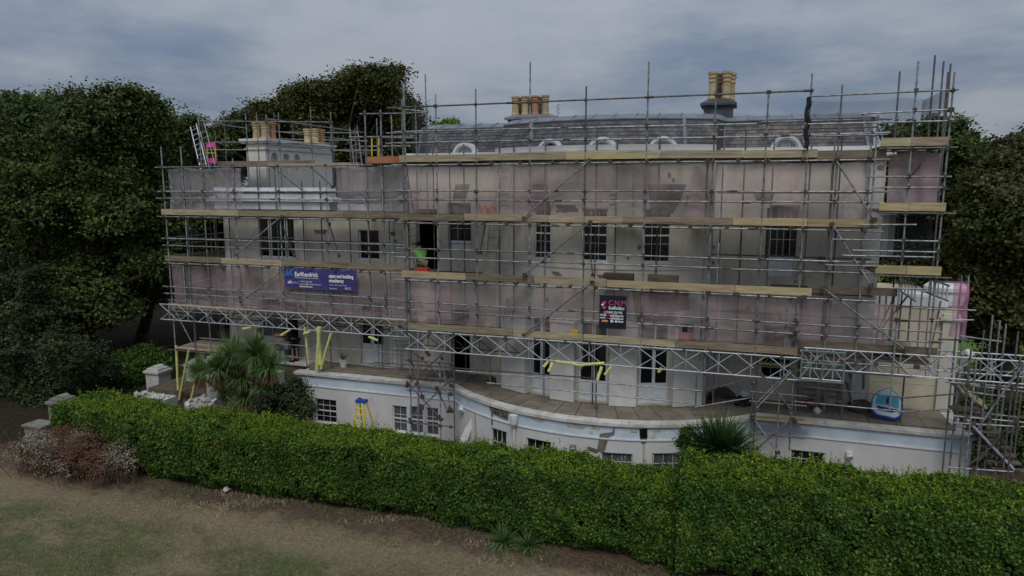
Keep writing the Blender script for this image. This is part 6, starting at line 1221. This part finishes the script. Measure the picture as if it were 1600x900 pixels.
# ================================================================ PEOPLE
def skin_obj(name, joints, edges, m, parent, lvl=2, root=0):
    me = bpy.data.meshes.new(name); me.from_pydata([j[0] for j in joints], edges, []); me.materials.append(m); o = link(name, me, parent); sk = o.modifiers.new('skin', 'SKIN'); sk.use_smooth_shade = True
    me.skin_vertices or None
    layer = me.skin_vertices[0] if len(me.skin_vertices) else None
    if layer is None:
        bpy.context.view_layer.update(); layer = me.skin_vertices[0] if len(me.skin_vertices) else None
    if layer:
        for i, j in enumerate(joints): layer.data[i].radius = (j[1], j[2] if len(j) > 2 else j[1]); layer.data[i].use_root = (i == root)
    if lvl: ss = o.modifiers.new('sub', 'SUBSURF'); ss.levels = lvl; ss.render_levels = lvl
    return o
def person(label, foot, yaw, pose, top, legs, hair=M_hair, shorts=False, helmet=None, sc_=1.0, shoes=M_black):
    t = thing('person', label, 'person', foot); R = Matrix.Rotation(yaw, 3, 'Z'); W_ = lambda v: tuple(Vector(foot)+(R @ Vector(v))*sc_)
    k = pose; J = {n: Vector(v) for n, v in k.items()}
    names = ['pelvis', 'waist', 'chest', 'neck', 'head0', 'head1', 'shL', 'elL', 'wrL', 'shR', 'elR', 'wrR', 'hipL', 'knL', 'anL', 'toL', 'hipR', 'knR', 'anR', 'toR']
    rad_ = dict(pelvis=(.15, .11), waist=(.13, .1), chest=(.16, .11), neck=(.055, .055), head0=(.075, .085), head1=(.08, .095), shL=(.06, .06), elL=(.042, .042), wrL=(.028, .024), shR=(.06, .06), elR=(.042, .042), wrR=(.028, .024), hipL=(.09, .09), knL=(.06, .06), anL=(.038, .04), toL=(.04, .028), hipR=(.09, .09), knR=(.06, .06), anR=(.038, .04), toR=(.04, .028))
    E_ = [(0, 1), (1, 2), (2, 3), (3, 4), (4, 5), (2, 6), (6, 7), (7, 8), (2, 9), (9, 10), (10, 11), (0, 12), (12, 13), (13, 14), (14, 15), (0, 16), (16, 17), (17, 18), (18, 19)]
    joints = [(W_(J[n]), rad_[n][0]*sc_, rad_[n][1]*sc_) for n in names]
    for sd_, wr, el in (('L', 'wrL', 'elL'), ('R', 'wrR', 'elR')):      # palm, thumb and four fingers
        d = (J[wr]-J[el]).normalized(); sI = d.orthogonal().normalized(); pn = d.cross(sI); pi = len(joints); joints.append((W_(J[wr]+d*.07), .026*sc_, .016*sc_)); E_.append((names.index(wr), pi))
        for f_ in range(4):
            o_ = sI*((f_-1.5)*.02); a = len(joints); ln = (.07, .08, .075, .06)[f_]; joints.append((W_(J[wr]+d*.10+o_), .009*sc_, .009*sc_)); joints.append((W_(J[wr]+d*(.10+ln*.5)+o_+pn*.012), .008*sc_, .008*sc_)); joints.append((W_(J[wr]+d*(.10+ln*.85)+o_+pn*.035), .007*sc_, .007*sc_)); E_ += [(pi, a), (a, a+1), (a+1, a+2)]
        a = len(joints); joints.append((W_(J[wr]+d*.05+sI*.035), .010*sc_, .010*sc_)); joints.append((W_(J[wr]+d*.09+sI*.055+pn*.015), .008*sc_, .008*sc_)); E_ += [(pi, a), (a, a+1)]
    body = skin_obj('body', joints, E_, M_skin, t, 1)
    def sub(nm, sel, m, grow, cut=None):
        jj = []; mp = {}
        for n in sel: mp[n] = len(jj); jj.append((W_(J[n]), (rad_[n][0]+grow)*sc_, (rad_[n][1]+grow)*sc_))
        ee = [(mp[names[a]], mp[names[b]]) for a, b in E_ if a < 20 and b < 20 and names[a] in mp and names[b] in mp]
        if cut:
            for (a, b, f_) in cut: p_ = J[a].lerp(J[b], f_); i = len(jj); jj.append((W_(p_), (rad_[a][0]*(1-f_)+rad_[b][0]*f_+grow)*sc_, (rad_[a][1]*(1-f_)+rad_[b][1]*f_+grow)*sc_)); ee.append((mp[a], i))
        return skin_obj(nm, jj, ee, m, t, 1)
    sub('shirt', ['pelvis', 'waist', 'chest', 'shL', 'shR'], top, .034, [('shL', 'elL', .6), ('shR', 'elR', .6), ('chest', 'neck', .45)])
    if shorts: sub('shorts', ['pelvis', 'hipL', 'hipR'], legs, .032, [('hipL', 'knL', .8), ('hipR', 'knR', .8)])
    else: sub('trousers', ['pelvis', 'hipL', 'hipR', 'knL', 'knR'], legs, .026, [('knL', 'anL', .95), ('knR', 'anR', .95)])
    for a, b in (('anL', 'toL'), ('anR', 'toR')): g = MB(); p_, q_ = J[a]-Vector((0, 0, .04)), J[b]; g.obox(W_((p_+q_)/2+Vector((0, 0, -.005))), R @ ((q_-p_)*.72), R @ Vector((.045, 0, 0)), (0, 0, .045)); g.build('shoe', shoes, t)
    h0 = J['head0'].lerp(J['head1'], .5); fd = Vector(k['face']).normalized(); sdv = fd.cross(Vector((0, 0, 1))).normalized(); g = MB()
    for s_ in (-1, 1): g.lathe(W_(h0+sdv*.092*s_+Vector((0, 0, -.03))), [(.004, 0), (.016, .012), (.016, .045), (.004, .055)], n=6)
    g.tube(W_(h0+fd*.09+Vector((0, 0, .015))), W_(h0+fd*.125+Vector((0, 0, -.02))), .008*sc_, .016*sc_, n=6); g.build('nose_and_ears', M_skin, t)
    g = MB()
    for s_ in (-1, 1): g.obox(W_(h0+fd*.097+sdv*.034*s_+Vector((0, 0, .015))), R @ (sdv*.012), R @ (fd*.006), (0, 0, .006))
    g.obox(W_(h0+fd*.095+Vector((0, 0, -.055))), R @ (sdv*.022), R @ (fd*.005), (0, 0, .004)); g.build('eyes_and_mouth', M_black, t)
    g = MB(); hb = W_(J['head1']-fd*.018); prof = [(.108, -.05), (.112, 0), (.105, .05), (.075, .09), (.02, .108)]; g.lathe(hb, [(r*sc_, z*sc_) for r, z in prof], n=14); g.build('hair' if not helmet else 'helmet', hair if not helmet else helmet, t, smooth=True)
    if helmet: g = MB(); g.lathe(W_(J['head1']+Vector((0, 0, .0))-fd*0), [(.1, -.02), (.15, -.02), (.15, -.01), (.1, 0)], n=14); g.build('helmet_brim', helmet, t)
    return t
stand = dict(pelvis=(0, 0, .95), waist=(0, 0, 1.1), chest=(0, 0, 1.32), neck=(0, 0, 1.5), head0=(0, .01, 1.6), head1=(0, .01, 1.69), shL=(-.19, 0, 1.42), elL=(-.24, .03, 1.14), wrL=(-.2, .2, 1.0), shR=(.19, 0, 1.42), elR=(.25, .03, 1.14), wrR=(.18, .2, 1.02), hipL=(-.1, 0, .9), knL=(-.11, .03, .5), anL=(-.12, 0, .09), toL=(-.13, .14, .045), hipR=(.1, 0, .9), knR=(.11, .03, .5), anR=(.12, 0, .09), toR=(.13, .14, .045), face=(0, 1, -.1))
# man standing on the left terrace, dark T-shirt, back half turned
g = MB(); q0, q1 = A(392, 540, Y=23.5), A(436, 540, Y=23.5); g.box(q0.x, q1.x, 23.0, 23.78, 0, 1.86); g.build('step', M_stone, terr)
f = A(408, 572, Y=23.5); person('dark haired man in a charcoal T-shirt standing behind the palm, seen from the waist up', (f.x, 23.5, 1.86), rad(-30), {**stand, 'face': (.5, .8, -.15)}, M_navy, M_navy)
bend = {**stand, 'waist': (0, .07, 1.07), 'chest': (0, .3, 1.18), 'neck': (0, .44, 1.24), 'head0': (0, .53, 1.24), 'head1': (0, .60, 1.27), 'shL': (-.19, .36, 1.2), 'elL': (-.22, .46, .95), 'wrL': (-.12, .58, .78), 'shR': (.19, .36, 1.2), 'elR': (.22, .46, .95), 'wrR': (.12, .58, .8), 'face': (0, .7, -.7)}
f = A(457, 567, Z=2.2); person('person in black T-shirt and shorts bent over by the dark doorway', (f.x, 24.0, 2.2), rad(75), bend, M_black, M_black, shorts=True)
kneel = {**stand, 'pelvis': (0, 0, .42), 'waist': (0, .05, .56), 'chest': (0, .14, .76), 'neck': (0, .21, .93), 'head0': (0, .26, 1.01), 'head1': (0, .30, 1.09), 'shL': (-.19, .15, .86), 'elL': (-.25, .36, .78), 'wrL': (-.15, .55, .88), 'shR': (.19, .15, .86), 'elR': (.27, .38, .72), 'wrR': (.18, .58, .80), 'hipL': (-.1, 0, .40), 'knL': (-.13, .38, .12), 'anL': (-.12, -.02, .08), 'toL': (-.12, -.14, .04), 'hipR': (.1, 0, .40), 'knR': (.14, .38, .42), 'anR': (.13, .34, .09), 'toR': (.13, .48, .045)}
f = A(664, 400, Y=22.7); person('worker in a lime hi-vis vest kneeling on the middle lift by the dark alcove', (f.x, 22.45, LIFT[1]-.22), rad(45), kneel, M_hivis, M_khaki, shoes=M_black, helmet=M_black, sc_=.97)
p = A(663, 423, Y=22.2); g = MB(); g.box(p.x-.28, p.x+.22, 22.0, 22.2, LIFT[1]-.2, LIFT[1]+.06); tag(g.build('tool_box', M_red), 'red tool box at the feet of the hi-vis worker', 'tool box')
# cement mixer beside the men
b = A(434, 569, Z=2.2); b = Vector((b.x, 23.7, 2.2)); t_ = thing('cement_mixer', 'small cement mixer with a rusty drum rim and green stand left of the dark doorway', 'cement mixer', b)
g = MB(); g.lathe((b.x, b.y, b.z+.55), [(.14, 0), (.25, .12), (.27, .32), (.22, .5), (.18, .6)], n=16); g.build('drum', M_grey_patch, t_, smooth=True); g = MB(); g.lathe((b.x, b.y, b.z+1.16), [(.2, 0), (.25, .02), (.25, .06), (.19, .05)], n=16); g.build('drum_rim', M_potr, t_)
for x, y in ((-.32, -.2), (.34, -.2), (-.28, .25), (.3, .25)): g = MB(); g.tube((b.x+x, b.y+y, b.z), (b.x+x*.25, b.y+y*.3, b.z+.85), .028, n=6); g.build('leg', M_green, t_)
g = MB(); g.obox((b.x+.33, b.y, b.z+.75), (.1, 0, 0), (0, .12, 0), (0, 0, .14)); g.build('motor_box', M_green, t_)
g = MB(); p = A(1380, 500, Y=22)
